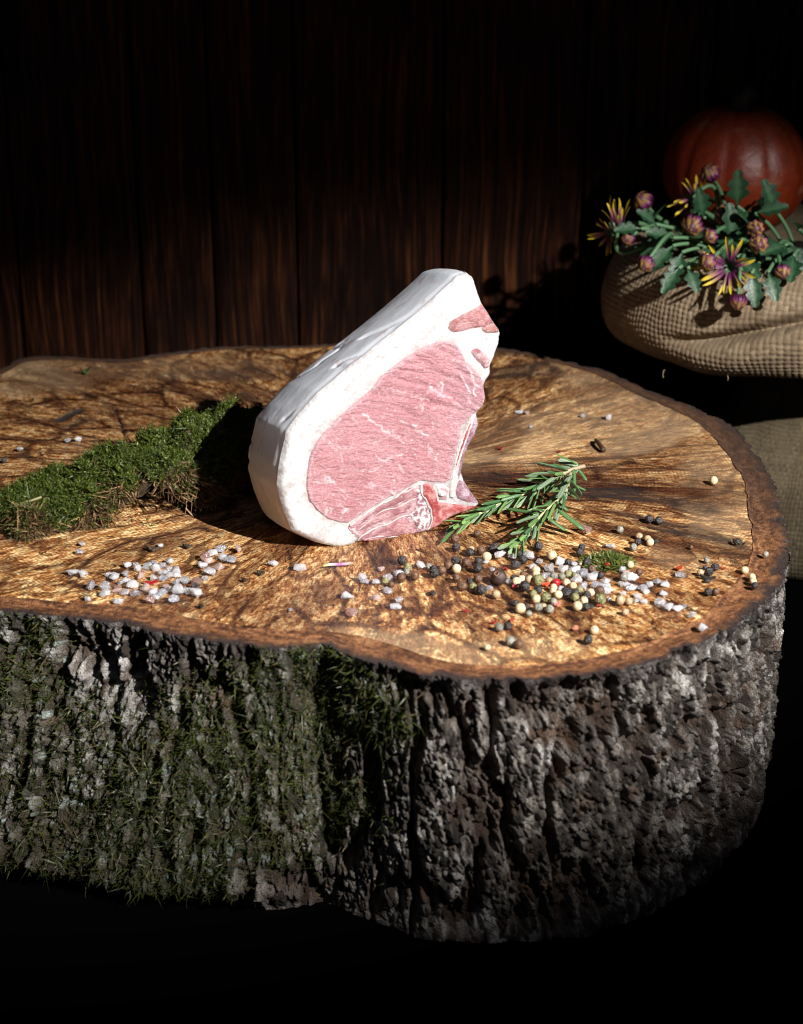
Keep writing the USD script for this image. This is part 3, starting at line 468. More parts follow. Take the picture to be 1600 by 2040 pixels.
seam([(1028, 1262), (1022, 1310), (1050, 1370), (1078, 1430), (1074, 1500), (1050, 1535)], .0009)
seam([(1385, 372), (1410, 362), (1440, 352)], .0004)

# ------------------------------------------------------------------ moss clump lying on the stump
A0, A1 = onz(-10, 1050)[:2], onz(560, 925)[:2]; AX = unit(A1 - A0); AL = np.linalg.norm(A1 - A0); AN = np.array([-AX[1], AX[0]])
def moss_h(s, c):
    """height over the stump at s (0..1 along), c (-1 front .. 1 back)"""
    half = .9 + .2 * fbm(np.stack([s * 7, c * 0, c * 0], -1), 3, 5); cc_ = np.clip(np.abs(c) / half, 0, 1)
    prof = np.where(c < 0, (1 - cc_ ** 4.5), (1 - cc_ ** 2.2)) ** .8
    top = .010 + .0215 * sstep(.0, .62, s); return prof * top * (.62 + .80 * fbm(np.stack([s * 13, c * 3.5, s * 0], -1), 4, 8)) * sstep(0, .05, s) * sstep(1, .96, s)
def moss_xy(s, c):
    hw = .022 + .014 * np.sin(np.pi * np.clip(s, 0, 1)) ** .6; return A0 + AX * (s * AL)[:, None] + AN * (c * hw)[:, None] + np.outer(.006 * np.sin(s * 9), AN)
mc = thing('moss_clump', (*((A0 + A1) / 2), H), 'thick clump of bright green moss with brown roots, lying left of the chop', 'moss')
ML = np.array([*((A0 + A1) / 2), H])
S, Cc = np.meshgrid(np.linspace(0, 1, 150), np.linspace(-.80, 1.1, 70), indexing='ij'); s, c = S.ravel(), Cc.ravel(); h = moss_h(s, c); xy_ = moss_xy(s, c)
arch = np.maximum(0, 1 - np.abs(s - .40) / .13) * (c < -.3)
sv = np.concatenate([xy_, (H + .0003 + np.maximum(h - .004, 0))[:, None]], 1); obj('soil', (sv, grid_faces(150, 70)), MAT['soil'], mc, pig=mixc((.025, .016, .010), (.06, .04, .02), noise(sv * 500, 3)), loc=ML)
rng = np.random.default_rng(21); n = 95000; s = rng.uniform(.005, .995, n); c = rng.uniform(-1.02, 1.02, n); h = moss_h(s, c); e = .004
ok = h > .0015; s, c, h = s[ok], c[ok], h[ok]; e = 1e-3; xy_ = moss_xy(s, c); n = len(s)
gs = (moss_h(s + .004, c) - moss_h(s - .004, c)) / (.008 * AL); gc = (moss_h(s, c + .02) - moss_h(s, c - .02)) / (.04 * .033)
nr = np.concatenate([-(gs[:, None] * AX + gc[:, None] * AN), np.ones((n, 1))], 1); nr /= np.linalg.norm(nr, axis=1, keepdims=True)
topf = moss_h(s, c * 0); side = (c < -.35) & (h < topf * (.40 + .5 * noise(np.stack([s * 16, s * 0, s * 0], -1), 12)))
P = np.concatenate([xy_, (H + np.maximum(h - .003, .0004))[:, None]], 1); tuft = np.stack([noise(P * 330, 5), noise(P * 330, 6), noise(P * 330, 7)], 1) - .5
D = nr * .5 + tuft * 2.4 + rng.normal(0, .75, (n, 3)); D[:, 2] = np.maximum(D[:, 2], -.45); D /= np.linalg.norm(D, axis=1, keepdims=True)
L = rng.uniform(.0011, .0029, n); W = rng.uniform(.0004, .00085, n); tone = np.clip(.62 * fbm(P * 90, 3, 9) + .5 * rng.random(n) - .05, 0, 1)
cg = mixc((.016, .036, .005), (.135, .180, .022), tone); yel = rng.random(n) < .07; cg[yel] = (.27, .28, .08)
void = np.maximum(0, 1 - np.abs(s - .43) / .14); gone = (c < -.3) & (h < topf * .75 * void ** .5) & (rng.random(n) < .94); gone |= side & (rng.random(n) < .35); h = np.where(gone, -1, h)
brown = side & (rng.random(n) < np.where((s < .25) | (s > .62), .8, .4)) | ((c < -.2) & (s < .12) & (rng.random(n) < .5)); keep_b = brown & (h > 0); green_ = ~brown & (h > 0)
gi = np.where(green_)[0]; base_i = gi[rng.random(len(gi)) < .42]; v1, f1_, m1 = blades(P[base_i], D[base_i], L[base_i] * .8, W[base_i], rng.normal(0, 1.7, len(base_i)), rng)
fi_ = rng.choice(gi, 6000, replace=False); Lf = rng.uniform(.003, .0062, len(fi_)); Df = nr[fi_] * .45 + tuft[fi_] * 2.4 + rng.normal(0, .45, (len(fi_), 3)); Df[:, 2] = np.maximum(Df[:, 2], -.2); Df /= np.linalg.norm(Df, axis=1, keepdims=True)
bn = rng.normal(size=(len(fi_), 3)); bn -= (bn * Df).sum(1, keepdims=True) * Df; bn /= np.linalg.norm(bn, axis=1, keepdims=True); sd_ = np.cross(Df, bn); QP, QD, QL, QT = [], [], [], []
for k in range(10):
    t = (k + .5) / 10; c_ = P[fi_] + Df * (Lf * t)[:, None] - bn * (.45 * Lf * t * t)[:, None]; dd = Df - bn * (.9 * t)
    for sg in (-1, 1): QP.append(c_); QD.append(dd * .75 + sg * sd_ * .8 + rng.normal(0, .12, c_.shape)); QL.append(.00135 * (1.05 - .6 * t) * np.ones(len(fi_))); QT.append(np.clip(tone[fi_] * .7 + .25 * t + rng.normal(0, .08, len(fi_)), 0, 1))
QP, QD, QL, QT = np.vstack(QP), np.vstack(QD), np.concatenate(QL), np.concatenate(QT); QD /= np.linalg.norm(QD, axis=1, keepdims=True)
v2, f2_, m2 = blades(QP, QD, QL, QL * .42, rng.normal(.3, .2, len(QL)), rng, 2); c2_ = mixc((.016, .038, .005), (.145, .190, .024), QT); yl = rng.random(len(QL)) < .04; c2_[yl] = (.30, .30, .10)
obj('fronds', (np.vstack([v1, v2]), np.vstack([f1_, f2_ + len(v1)])), MAT['moss'], mc, pig=np.vstack([np.repeat(cg[base_i] * .7, m1, 0), np.repeat(c2_, m2, 0)]), loc=ML, kind='stuff')
Pb = P[keep_b]; Pb[:, 2] -= .0005; Db = np.concatenate([-AN * 1.0 + 0 * Pb[:, :2], np.full((len(Pb), 1), -.4)], 1) + rng.normal(0, .55, (len(Pb), 3)); Db /= np.linalg.norm(Db, axis=1, keepdims=True)
Lb = np.minimum(rng.uniform(.003, .009, len(Pb)), (Pb[:, 2] - H) / np.maximum(-Db[:, 2], .12) + .001)
v, f, m = blades(Pb, Db, Lb, rng.uniform(.0003, .0009, len(Pb)), rng.normal(0, .5, len(Pb)), rng); obj('roots', (v, f), MAT['soil'], mc, pig=np.repeat(mixc((.05, .028, .014), (.30, .19, .09), rng.random(len(Pb)) ** 1.6), m, 0), loc=ML, kind='stuff')
v, f = tube(spline([onz(5, 1020, H + .006), onz(30, 1008, H + .010), onz(60, 998, H + .013), onz(82, 990, H + .014)], 10), .0007, 6); obj('twig', (v, f), MAT['stalk'], mc, pig=np.broadcast_to((.22, .20, .09), (len(v), 3)), loc=ML)

# ------------------------------------------------------------------ rosemary
def needle(p0, d, up, L, w, bend, age):
    d = unit(d); sd = unit(np.cross(d, up)); u = np.cross(sd, d); n = 9; t = np.linspace(0, 1, n)
    prof = w * .5 * np.minimum(1, np.minimum(t * 5 + .35, (1 - t) * 7 + .12)); c = p0 + np.outer(t * L, d) + np.outer(bend * L * t * t, u)
    sec = np.array([(-1, 0), (-.75, .42), (-.12, .55), (0, .40), (.12, .55), (.75, .42), (1, 0), (.8, -.25), (.45, -.12), (0, -.30), (-.45, -.12), (-.8, -.25)])
    v = (c[:, None] + prof[:, None, None] * (sec[None, :, :1] * sd + sec[None, :, 1:] * u)).reshape(-1, 3); k = len(sec)
    f = grid_faces(k, n, True); ii = np.arange(k); J = lambda a, b: b * k + a
    f = []
    for j in range(n - 1):
        for i in range(k): q = (i + 1) % k; f += [[J(i, j), J(i, j + 1), J(q, j + 1)], [J(i, j), J(q, j + 1), J(q, j)]]
    v = np.vstack([v, c[:1], c[-1:]]); e = n * k
    for i in range(k): q = (i + 1) % k; f += [[e, J(i, 0), J(q, 0)], [e + 1, J(q, n - 1), J(i, n - 1)]]
    g = mixc((.026, .095, .024), (.17, .32, .07), np.array(age)); under = np.array([0, 0, .1, .5, .1, 0, .1, 0.7, 1, .4, 1, .7]); under[[7, 11]] = .25
    col = np.tile(mixc(g, (.42, .50, .40), under * .8), (n, 1)); return v, np.array(f), np.vstack([col, [g, g]])
def Zr(X, Y, h): return onz(860 + X / 4.21, 880 + Y / 4.21, H + h)
main = spline([Zr(1282, 205, .017), Zr(1200, 225, .017), Zr(1080, 275, .016), Zr(950, 340, .015), Zr(800, 425, .013), Zr(640, 480, .011), Zr(480, 560, .009), Zr(330, 640, .007), Zr(205, 712, .006)], 80)
side_ = spline([Zr(1165, 265, .017), Zr(1135, 370, .015), Zr(1080, 465, .013), Zr(1000, 540, .011), Zr(925, 610, .010), Zr(850, 700, .008), Zr(765, 800, .006), Zr(690, 880, .005)], 70)
RL = np.array([*main[40][:2], H]); ros = thing('rosemary_sprig', RL, 'fresh green rosemary sprig with two branches lying against the tip of the chop bone', 'rosemary')
rng = np.random.default_rng(33); RN = []
for st, r0, tipc in ((main, .0011, .75), (side_, .0009, .7)):
    t = np.linspace(0, 1, len(st)); v, f = tube(st, r0 * (1 - .45 * t), 8)
    obj('stem', (v, f), MAT['stalk'], ros, pig=np.vstack([np.repeat(mixc((.30, .22, .15), (.44, .50, .25), t), 8, 0), [[.55, .5, .35], [.3, .4, .15]]]), loc=RL)
    seg = np.linalg.norm(np.diff(st, axis=0), axis=1); cum = np.r_[0, np.cumsum(seg)]; pos = np.arange(.0025, cum[-1], .0037); ph = 0
    for k_, s0 in enumerate(pos):
        i = min(np.searchsorted(cum, s0), len(st) - 2); d = unit(st[i + 1] - st[i - 1] if i else st[1] - st[0]); a = unit(np.cross(d, [0, 0, 1])); b = np.cross(a, d); ph += math.pi / 2 + rng.normal(0, .2)
        frac = s0 / cum[-1]
        for g in (0, math.pi, math.pi / 2 + .3):
            if g and g != math.pi and rng.random() < .45: continue
            rad_ = a * math.cos(ph + g) + b * math.sin(ph + g); open_ = rng.uniform(.35, .85) * (1 - .45 * frac)
            dd = unit(d + rad_ * open_ * 1.15); L = rng.uniform(.012, .0195) * (1 - .35 * frac)
            p0 = st[i] + rad_ * .0006; end = p0 + dd * L
            if end[2] < H + .0014: dd = unit(dd + [0, 0, (H + .0016 - end[2]) / L]); 
            v, f, c_ = needle(p0, dd, rad_, L, rng.uniform(.0017, .0024), -rng.uniform(-.06, .16), float(np.clip(rng.normal(.25, .2) + .5 * (frac > .8), 0, 1)))
            v[:, 2] = np.maximum(v[:, 2], H + .0004); RN.append((v, f, c_))
for a, b, up_, w in ((Zr(1228, 195, .019), Zr(1058, 150, .021), (0.3, .5, -.8), .0034), (Zr(1225, 225, .016), Zr(1300, 330, .012), (0, 0, 1), .0020), (Zr(1160, 285, .018), Zr(1060, 470, .017), (.2, .3, -1), .0030), (Zr(1030, 300, .018), Zr(885, 395, .017), (.2, .4, -1), .0028), (Zr(1060, 570, .012), Zr(1275, 745, .004), (0, 0, 1), .0032), (Zr(975, 640, .009), Zr(1125, 752, .003), (0, 0, 1), .0027), (Zr(895, 600, .012), Zr(625, 570, .010), (0, 0, 1), .0026), (Zr(1045, 500, .013), Zr(1145, 585, .008), (0, 0, 1), .0024), (Zr(1125, 420, .015), Zr(1230, 490, .008), (0, 0, 1), .0023), (Zr(215, 690, .006), Zr(82, 860, .0015), (0, 0, 1), .0021), (Zr(1190, 360, .014), Zr(1292, 412, .010), (0, 0, 1), .0022), (Zr(1195, 240, .017), Zr(1200, 425, .010), (0, 0, 1), .0018)):
    RN.append(needle(a, b - a, np.array(up_, float), np.linalg.norm(b - a), w, .03, .22))
for v, f, c_ in RN: obj('needle', (v, f), MAT['leaf'], ros, pig=c_, loc=RL)

# ------------------------------------------------------------------ peppercorns, salt crystals and crumbs on the stump
ORD = ['first', 'second', 'third', 'fourth', 'fifth', 'sixth', 'seventh', 'eighth', 'ninth', 'tenth']
NUM = ['no', 'one', 'two', 'three', 'four', 'five', 'six', 'seven', 'eight', 'nine', 'ten']
FR = {'A': (5.333, 960, 1080), 'B': (5.714, 760, 1060), 'C': (4.444, 1180, 1000), 'D': (5.333, 120, 1070), 'E': (4.21, 360, 1060), 'F': (4.0, 660, 1040), 'G': (2.58, 980, 1020), 'P': (1.0, 0, 0)}
COL = {'k': ('black', (.014, .013, .016), (.055, .045, .042)), 'b': ('brown', (.060, .026, .014), (.17, .085, .045)), 'w': ('cream', (.50, .37, .21), (.68, .56, .37)), 't': ('tan', (.30, .20, .11), (.50, .37, .24)),
       'g': ('green', (.085, .085, .030), (.30, .28, .12)), 'e': ('grey', (.11, .105, .085), (.33, .32, .27)), 'r': ('red', (.30, .008, .012), (.42, .018, .022)), 'h': ('crushed black', (.016, .013, .012), (.07, .055, .045))}
PEP = {'A': 'k130,65,46 k360,240,56 k440,190,50 k400,130,36 k605,45,55 k1062,62,44 k1045,115,48 k455,470,64 k600,510,52 k905,530,60 k985,530,45 k1125,565,45 b1245,525,56 k1110,692,46 h1165,675,30 h355,632,48 k480,685,36 k278,892,46 k1110,220,48 k920,212,42 b1170,290,46 k1260,352,40 k340,382,42 b440,352,42 w50,165,50 w575,302,46 w575,345,46 w425,390,44 w368,425,48 t505,400,46 w900,432,46 w762,490,44 w755,528,42 w820,558,48 w575,608,52 w410,708,56 w1085,628,48 w1165,540,46 w1015,685,52 w968,468,42 t718,412,40 t150,560,46 t655,682,36 w1575,242,44 w1195,938,48 t1525,745,42 w1062,232,24 t1468,625,54 t1560,632,46 g545,555,48 g680,588,56 g600,408,62 e600,692,54 e720,718,48 e760,632,42 e500,762,40 g990,590,50 g1030,512,44 g930,340,46 g972,356,34 g1258,612,68 e842,368,44 e772,368,44 e180,908,50 e1510,378,50 r792,430,46 r1330,250,36 w745,148,52',
       'B': 'k235,328,56 g300,402,52 e285,455,40 b225,522,60 b380,505,54 b110,597,38 g40,560,44 k580,410,38 e556,400,40 k602,472,58 b690,440,52 b760,386,56 k845,328,56 w855,425,54 b855,526,54 b920,612,62 k1005,560,42 b1100,530,54 g1040,622,50 k1135,655,64 h585,682,46 k850,177,52 b838,82,52 t1022,200,44 k1008,232,50 b1135,215,56 k1275,188,54 b970,352,60 k1105,330,52 k1098,412,56 b1090,20,42',
       'C': 'k505,150,40 k592,164,40 e245,248,34 t415,302,33 k405,356,36 e365,402,38 t490,326,34 w512,360,35 h566,340,28 b875,402,22 h1285,342,44 e1015,518,31 k1000,582,24 k1090,573,37 k1036,622,40 t958,626,34 h1020,690,30 k1028,800,36 b1095,799,36 e1535,466,29 w1350,606,35 w1415,665,37 w1425,702,35 k1440,742,34 b415,627,34',
       'G': 'e95,665,26 b140,681,26 k495,659,26', 'P': 'w1422,958,9 w971,1290,7 k8,917,6'}
SALT = {'D': '235,70,38 210,160,35 130,370,60 230,390,60 320,525,58 290,650,42 480,530,66 475,592,62 615,670,60 520,400,45 575,432,50 700,400,48 690,450,55 710,300,45 800,280,38 810,340,50 p890,370,45 p835,410,62 930,300,62 1005,260,42 1010,330,60 1080,310,50 1165,255,48 1090,370,62 1160,340,45 1250,340,70 1090,430,55 1180,400,58 1240,400,50 1320,450,58 980,430,45 p610,520,45 p600,572,45 680,580,60 640,490,40 760,500,72 800,600,62 p900,530,72 990,590,58 1080,580,62 1010,640,50 p950,670,55 p1120,520,45 1180,550,50 1250,490,55 1270,570,66 1205,645,62 1330,580,50 1425,605,64 p1450,470,62 1060,85,36',
        'E': 'p205,210,45 p235,246,36 270,175,50 335,140,42 350,210,48 415,230,50 p475,145,48 185,280,35 240,330,60 p315,300,45 205,385,35 775,262,42 1000,295,52 915,648,22 1395,525,55 p1440,680,54 1530,400,45',
        'F': 'p400,378,32 260,465,42 345,470,40 455,440,42 535,405,38 705,350,45 450,540,45 p355,595,40 535,625,32 515,675,42',
        'A': '205,150,66 330,145,48 505,155,62 610,200,45 540,265,45 850,200,70 740,290,68 860,280,68 680,350,58 980,290,66 1010,400,74 1090,330,66 1180,380,78 1210,340,50 1310,440,58 1320,520,58 1350,600,35 1370,35,42 1345,140,42 p1530,310,38 1490,290,42 85,480,48 285,410,42 110,285,30 45,205,30 965,230,38 1080,470,56 850,500,38',
        'C': '160,385,36 265,730,38 345,665,52 350,755,44 300,735,35 440,765,42 475,790,35 505,735,40 565,712,42 650,725,45 785,642,45 630,808,38 410,830,42 390,875,35 455,880,35 600,890,54 665,930,56 755,935,45 810,920,42 280,820,38 60,735,58 110,730,48 130,770,48',
        'G': '1030,530,26 1078,596,27 p480,95,33', 'P': '1035,819,8 p1050,822,6 1160,827,8 1212,831,9 1058,850,6 40,895,8 155,877,7 135,878,6 187,902,7'}
def place_of(x, y):
    if y < 930: return ('the back left of the stump', 'FL') if x < 400 else ('the back right of the stump', 'FR')
    if x < 405: return 'the left salt heap', 'LH'
    if x < 485: return 'the small left pile', 'LS'
    if x < 620: return 'the bare wood before the moss', 'LP'
    if x < 850 and y > 1090: return 'the cluster before the chop', 'CC'
    if y > 1235: return 'the front edge of the stump', 'FE'
    if x < 1010 and y < 1200: return 'the trail below the chop bone', 'TR'
    if x < 1110 and y < 1105: return 'the wood under the rosemary', 'RO'
    if x > 1330: return 'the right side of the stump', 'RT'
    if x > 1225 and y < 1110: return 'the back right pepper group', 'BR'
    if x > 1222: return 'the scattered salt at right', 'RS'
    if y < 1075: return 'the wood right of the rosemary', 'RW'
    return 'the mixed pepper heap', 'HP'
items = []
for key, txt in PEP.items():
    sc, ox, oy = FR[key]
    for tkn in txt.split():
        x, y, r = map(float, tkn[1:].split(',')); items.append(dict(kind='p', t=tkn[0], x=ox + x / sc, y=oy + y / sc, r=r / sc))
items.append(dict(kind='a', t='a', x=994, y=1151, r=16.5))
for key, txt in SALT.items():
    sc, ox, oy = FR[key]
    for tkn in txt.split():
        pkk = tkn[0] == 'p'; x, y, r = map(float, tkn.lstrip('p').split(',')); items.append(dict(kind='s', t='q' if pkk else 's', x=ox + x / sc, y=oy + y / sc, r=r / sc))
for it in items:
    p = onz(it['x'], it['y']); dist = (p - CAM) @ FW; it['R'] = it['r'] * dist / FPX
    it['R'] *= 1.14 if it['kind'] == 's' else .97
    it['h'] = it['R'] if it['kind'] != 's' else it['R'] * .5; it['p'] = onz(it['x'], it['y'], H + it['h'] * .9)[:2]
PP = np.array([it['p'] for it in items]); RR_ = np.array([it['R'] for it in items]); SS = np.array([it['kind'] == 's' for it in items])
for _ in range(80):
    d = PP[:, None] - PP[None]; L = np.linalg.norm(d, axis=2) + np.eye(len(PP)); need = (RR_[:, None] + RR_[None]) * np.where(SS[:, None] & SS[None], .54, np.where(SS[:, None] | SS[None], .80, .97))
    ov = np.maximum(need - L, 0) * (1 - np.eye(len(PP))); PP = PP + .25 * (d / L[..., None] * ov[..., None]).sum(1)
ICO = trimesh.creation.icosphere(3, 1.0); IV, IF = np.array(ICO.vertices), np.array(ICO.faces)
ICOS = trimesh.creation.icosphere(2, 1.0)
from collections import defaultdict
names = defaultdict(list)
for i, it in enumerate(items): it['pl'] = place_of(it['x'], it['y']); names[(it['t'], it['pl'][1])].append(i)
for key, ids in list(names.items()):                       # a crowded kind is told apart by the part of its heap it lies in
    if len(ids) > 7:
        xs = np.argsort(np.argsort([items[i]['x'] for i in ids])) * 3 // len(ids); ys = np.array([items[i]['y'] for i in ids])
        for k, i in enumerate(ids):
            mid = np.median(ys[xs == xs[k]]); items[i]['sub'] = ('back ' if ys[k] <= mid else 'front ') + ('left', 'middle', 'right')[int(xs[k])]
subs = defaultdict(list)
for key, ids in names.items():
    for i in ids: subs[key + (items[i].get('sub', ''),)].append(i)
def item_label(i, what):
    it = items[i]; sub = it.get('sub', ''); same = sorted(subs[(it['t'], it['pl'][1], sub)], key=lambda j: items[j]['x']); n = len(same); where = (sub + ' of ' if sub else '') + it['pl'][0]
    if n == 1: return f'the only {what} at {where}'
    k = same.index(i); o = 'leftmost' if k == 0 else 'rightmost' if k == n - 1 else ORD[k] + ' from left'
    return f'{o} of {NUM[n]} {what}s at {where}'.replace('pinkish salt', 'pink salt').replace('before the chop', 'before chop').replace('from left of', 'from left,')
for i, it in enumerate(items):
    rg = np.random.default_rng(1000 + i); R = it['R']; base = np.array([*PP[i], H]); off = rg.uniform(0, 50, 3)
    if it['kind'] == 'p':
        nm, c0, c1 = COL[it['t']]; v = IV.copy(); t = it['t']
        a1 = np.abs(2 * fbm(v * 2.6 + off, 2, 7) - 1); a2 = fbm(v * 6.5 + off, 2, 9)
        wr = {'k': .20, 'h': .30, 'b': .07, 'w': .025, 't': .035, 'g': .15, 'e': .11, 'r': .015}[t]
        rad = 1 - wr * (1 - sstep(0, .30, a1)) + wr * .7 * (a2 - .5)
        pole = unit(rg.normal(size=3) + [.2, -.6, .6]); ca = v @ pole; rad = rad - .08 * (1 - sstep(.02, .10, 1 - ca))
        v = v * rad[:, None] * (1 + rg.uniform(-.08, .08, 3)) * ([1, 1, .62] if t == 'h' else [1, 1, 1])
        tone = np.clip(fbm(IV * 2.2 + off, 3, 13) * 1.5 - .3 + rg.normal(0, .12), 0, 1); col = mixc(c0, c1, tone)
        col = mixc(col, np.array(c0) * .45, .8 * (1 - sstep(.01, .05, 1 - ca)) * (t not in 'kh'))
        if t in 'wt': col = mixc(col, (.30, .19, .10), .5 * (1 - sstep(.02, .06, np.abs(np.sin(3 * np.arctan2(IV[:, 0] + off[0] * 0, IV[:, 1]))))) * sstep(.5, .9, noise(IV * 2 + off, 3)))
        if t == 'g': col = mixc(col, (.42, .42, .24), .6 * sstep(.6, .72, fbm(IV * 5 + off, 2, 15)))
        v = v * R; v[:, 2] -= v[:, 2].min()
        what = {'k': 'black peppercorn', 'b': 'brown peppercorn', 'w': 'cream peppercorn', 't': 'tan peppercorn', 'g': 'green peppercorn', 'e': 'greyish peppercorn', 'r': 'red berry', 'h': 'crushed peppercorn'}[t]
        p = obj('peppercorn', (v + base, IF), MAT['pepper_gloss' if t == 'r' else 'pepper'], smooth=True, pig=col, loc=base)
        lab = item_label(i, what)
        if t == 'r': lab = 'glossy bright red peppercorn in the middle of the mixed heap' if it['y'] > 1140 else 'small red berry nestled in the green moss tuft'
        if t == 'w' and abs(it['x'] - 1099.7) < 1: lab = 'cream peppercorn with a red tinge just below the rosemary tip'
        tag(p, lab, 'peppercorn', {'k': 'black', 'b': 'brown', 'w': 'white', 't': 'tan', 'g': 'green', 'e': 'grey', 'r': 'red', 'h': 'crushed'}[t] + ' peppercorns on the stump')
    elif it['kind'] == 's':
        P = rg.normal(size=(15, 3)); P /= np.linalg.norm(P, axis=1, keepdims=True); P *= rg.uniform(.8, 1.1, (15, 1)) * [rg.uniform(.85, 1.15), rg.uniform(.8, 1.05), rg.uniform(.5, .8)]
        hm = trimesh.convex.convex_hull(P); hm = hm.subdivide().subdivide(); v = np.array(hm.vertices); v += (noise(v * 2.6 + off, 3)[:, None] - .5) * .30 * v + (np.stack([noise(v * 6 + off, q) for q in (4, 5, 6)], 1) - .5) * .16
        v = v * R; v[:, 2] -= v[:, 2].min() + .0001; dn = np.linalg.norm(PP - PP[i], axis=1); crowd = ((dn < RR_ + R) & SS).sum() - 1
        lift = (.0016 if crowd > 4 and i % 3 == 0 else .0008 if crowd > 4 and i % 3 == 1 else 0)
        v[:, 2] += lift
        c = np.minimum(np.array((.88, .90, 1.0)) * rg.uniform(.92, 1.05), .99) if it['t'] == 's' else np.array((.78, .52, .48)) * rg.uniform(.9, 1.08)
        p = obj('salt_crystal', (v + base, hm.faces), MAT['clear_salt' if i % 5 in (0, 2) else 'salt'], smooth=32, loc=base)
        g = UsdGeom.PrimvarsAPI(p).CreatePrimvar('pig', T.Color3fArray, 'constant'); g.Set([Gf.Vec3f(*map(float, c))])
        tag(p, item_label(i, 'white salt crystal' if it['t'] == 's' else 'pinkish salt crystal'), 'salt crystal', ('white' if it['t'] == 's' else 'pink') + ' salt crystals on the stump')
    else:
        v = IV * (1 - .05 * (1 - sstep(0, .25, np.abs(2 * fbm(IV * 3.5 + off, 3, 7) - 1))))[:, None]; crown = unit([-.35, -.55, .75]); ca = IV @ crown
        v = v * R * (1 - .10 * (1 - sstep(.0, .06, 1 - ca)))[:, None]; v += base + [0, 0, R * .97]
        tq = thing('allspice_berry', base, 'large dark brown allspice berry with a ringed crown, biggest in the heap', 'allspice berry')
        obj('husk', (v, IF), MAT['pepper'], tq, pig=mixc((.030, .016, .016), (.075, .042, .036), fbm(IV * 3 + off, 3, 2)), loc=base)
        ph = np.linspace(0, 2 * np.pi, 15); a = unit(np.cross(crown, [0, 0, 1])); b = np.cross(crown, a); rr = R * .28 * (1 + .12 * np.sin(ph * 4))
        v, f = tube(base + [0, 0, R * .97] + crown * R * .945 + rr[:, None] * (np.cos(ph)[:, None] * a + np.sin(ph)[:, None] * b), R * .085, 6); obj('crown', (v, f), MAT['pepper'], tq, pig=np.broadcast_to((.22, .11, .06), (len(v), 3)), loc=base)

def crumb(name, x, y, w, h, col, label, cat, group=None, ang=0, thick=.0006, m='flake', curl=.3, seed=0, z=0):
    """a small torn, slightly curled flake; w and h its half sizes in metres"""
    rg = np.random.default_rng(seed + int(x * 7 + y)); p0 = onz(x, y); n = 14; ph = np.linspace(0, 2 * np.pi, n, endpoint=False); rr = rg.uniform(.65, 1.1, n)
    rings = []; 
    for k in (0, .5, 1): rings.append(np.stack([np.cos(ph) * rr * k * w, np.sin(ph) * rr * k * h, curl * w * (k * np.cos(ph)) ** 2], 1))
    top = np.vstack(rings); top = top + np.r_[rg.normal(0, .1 * h, (len(top), 3))] * [0, 0, 1]; bot = top - [0, 0, thick]; c, s = math.cos(ang), math.sin(ang)
    f = [[a * n + i, a * n + (i + 1) % n, (a + 1) * n + (i + 1) % n] for a in (0, 1) for i in range(n)] + [[a * n + i, (a + 1) * n + (i + 1) % n, (a + 1) * n + i] for a in (0, 1) for i in range(n)]
    f = np.array(f); N = len(top); side = [[2 * n + i, N + 2 * n + i, N + 2 * n + (i + 1) % n] for i in range(n)] + [[2 * n + i, N + 2 * n + (i + 1) % n, 2 * n + (i + 1) % n] for i in range(n)]
    v = np.vstack([top, bot]); v[:, :2] = v[:, :2] @ np.array([[c, s], [-s, c]]); v[:, 2] -= v[:, 2].min() - z; v += p0
    p = obj(name, (v, np.vstack([f[:, ::-1], f + N, side])), MAT[m], smooth=40, loc=p0)
    UsdGeom.PrimvarsAPI(p).CreatePrimvar('pig', T.Color3fArray, 'constant').Set([Gf.Vec3f(*col)]); return tag(p, label, cat, group)
RG = 'torn flakes of red pepper skin'
for x, y, w, h, col, lab in ((1087, 1167, .0022, .0020, (.62, .10, .05), 'bright orange-red pepper skin flake left of the red peppercorn'), (1109, 1206, .0019, .0016, (.66, .20, .18), 'pink pepper skin flake at the front of the heap'), (1026, 1172, .0016, .0011, (.60, .05, .12), 'crimson pepper skin flake right of the allspice berry'), (1195, 1207, .0022, .0011, (.38, .03, .04), 'dark red flake under the mottled green peppercorn'), (1020, 1237, .0018, .0008, (.30, .05, .03), 'thin red flake in front of the heap near the bark edge'), (983, 1242, .0014, .0009, (.28, .02, .02), 'small dark red flake beside a whitish peppercorn'),
                            (1352, 1135, .0026, .0015, (.34, .05, .02), 'red brown star-shaped husk behind a lone crystal on the right'), (1440, 1134, .0018, .0006, (.34, .06, .04), 'red sliver beside the black peppercorns on the right'), (997, 895, .0018, .0013, (.22, .03, .02), 'dark red flake on the pale wood right of the chop'), (1116, 901, .0014, .0010, (.28, .05, .03), 'small red flake on pale wood above the rosemary'), (929, 1219, .0021, .0007, (.32, .03, .03), 'curled red sliver left of the heap'), (301, 1163, .0030, .0012, (.32, .01, .02), 'blood red flake inside the left salt heap'), (1146, 1255, .0022, .0014, (.55, .22, .14), 'pale orange flake at the front of the stump'), (1008, 1135, .0016, .0009, (.35, .02, .03), 'red brown flake behind the allspice berry')):
    crumb('pepper_flake', x, y, w, h, col, lab, 'pepper flake', RG, ang=x * .7, seed=3)
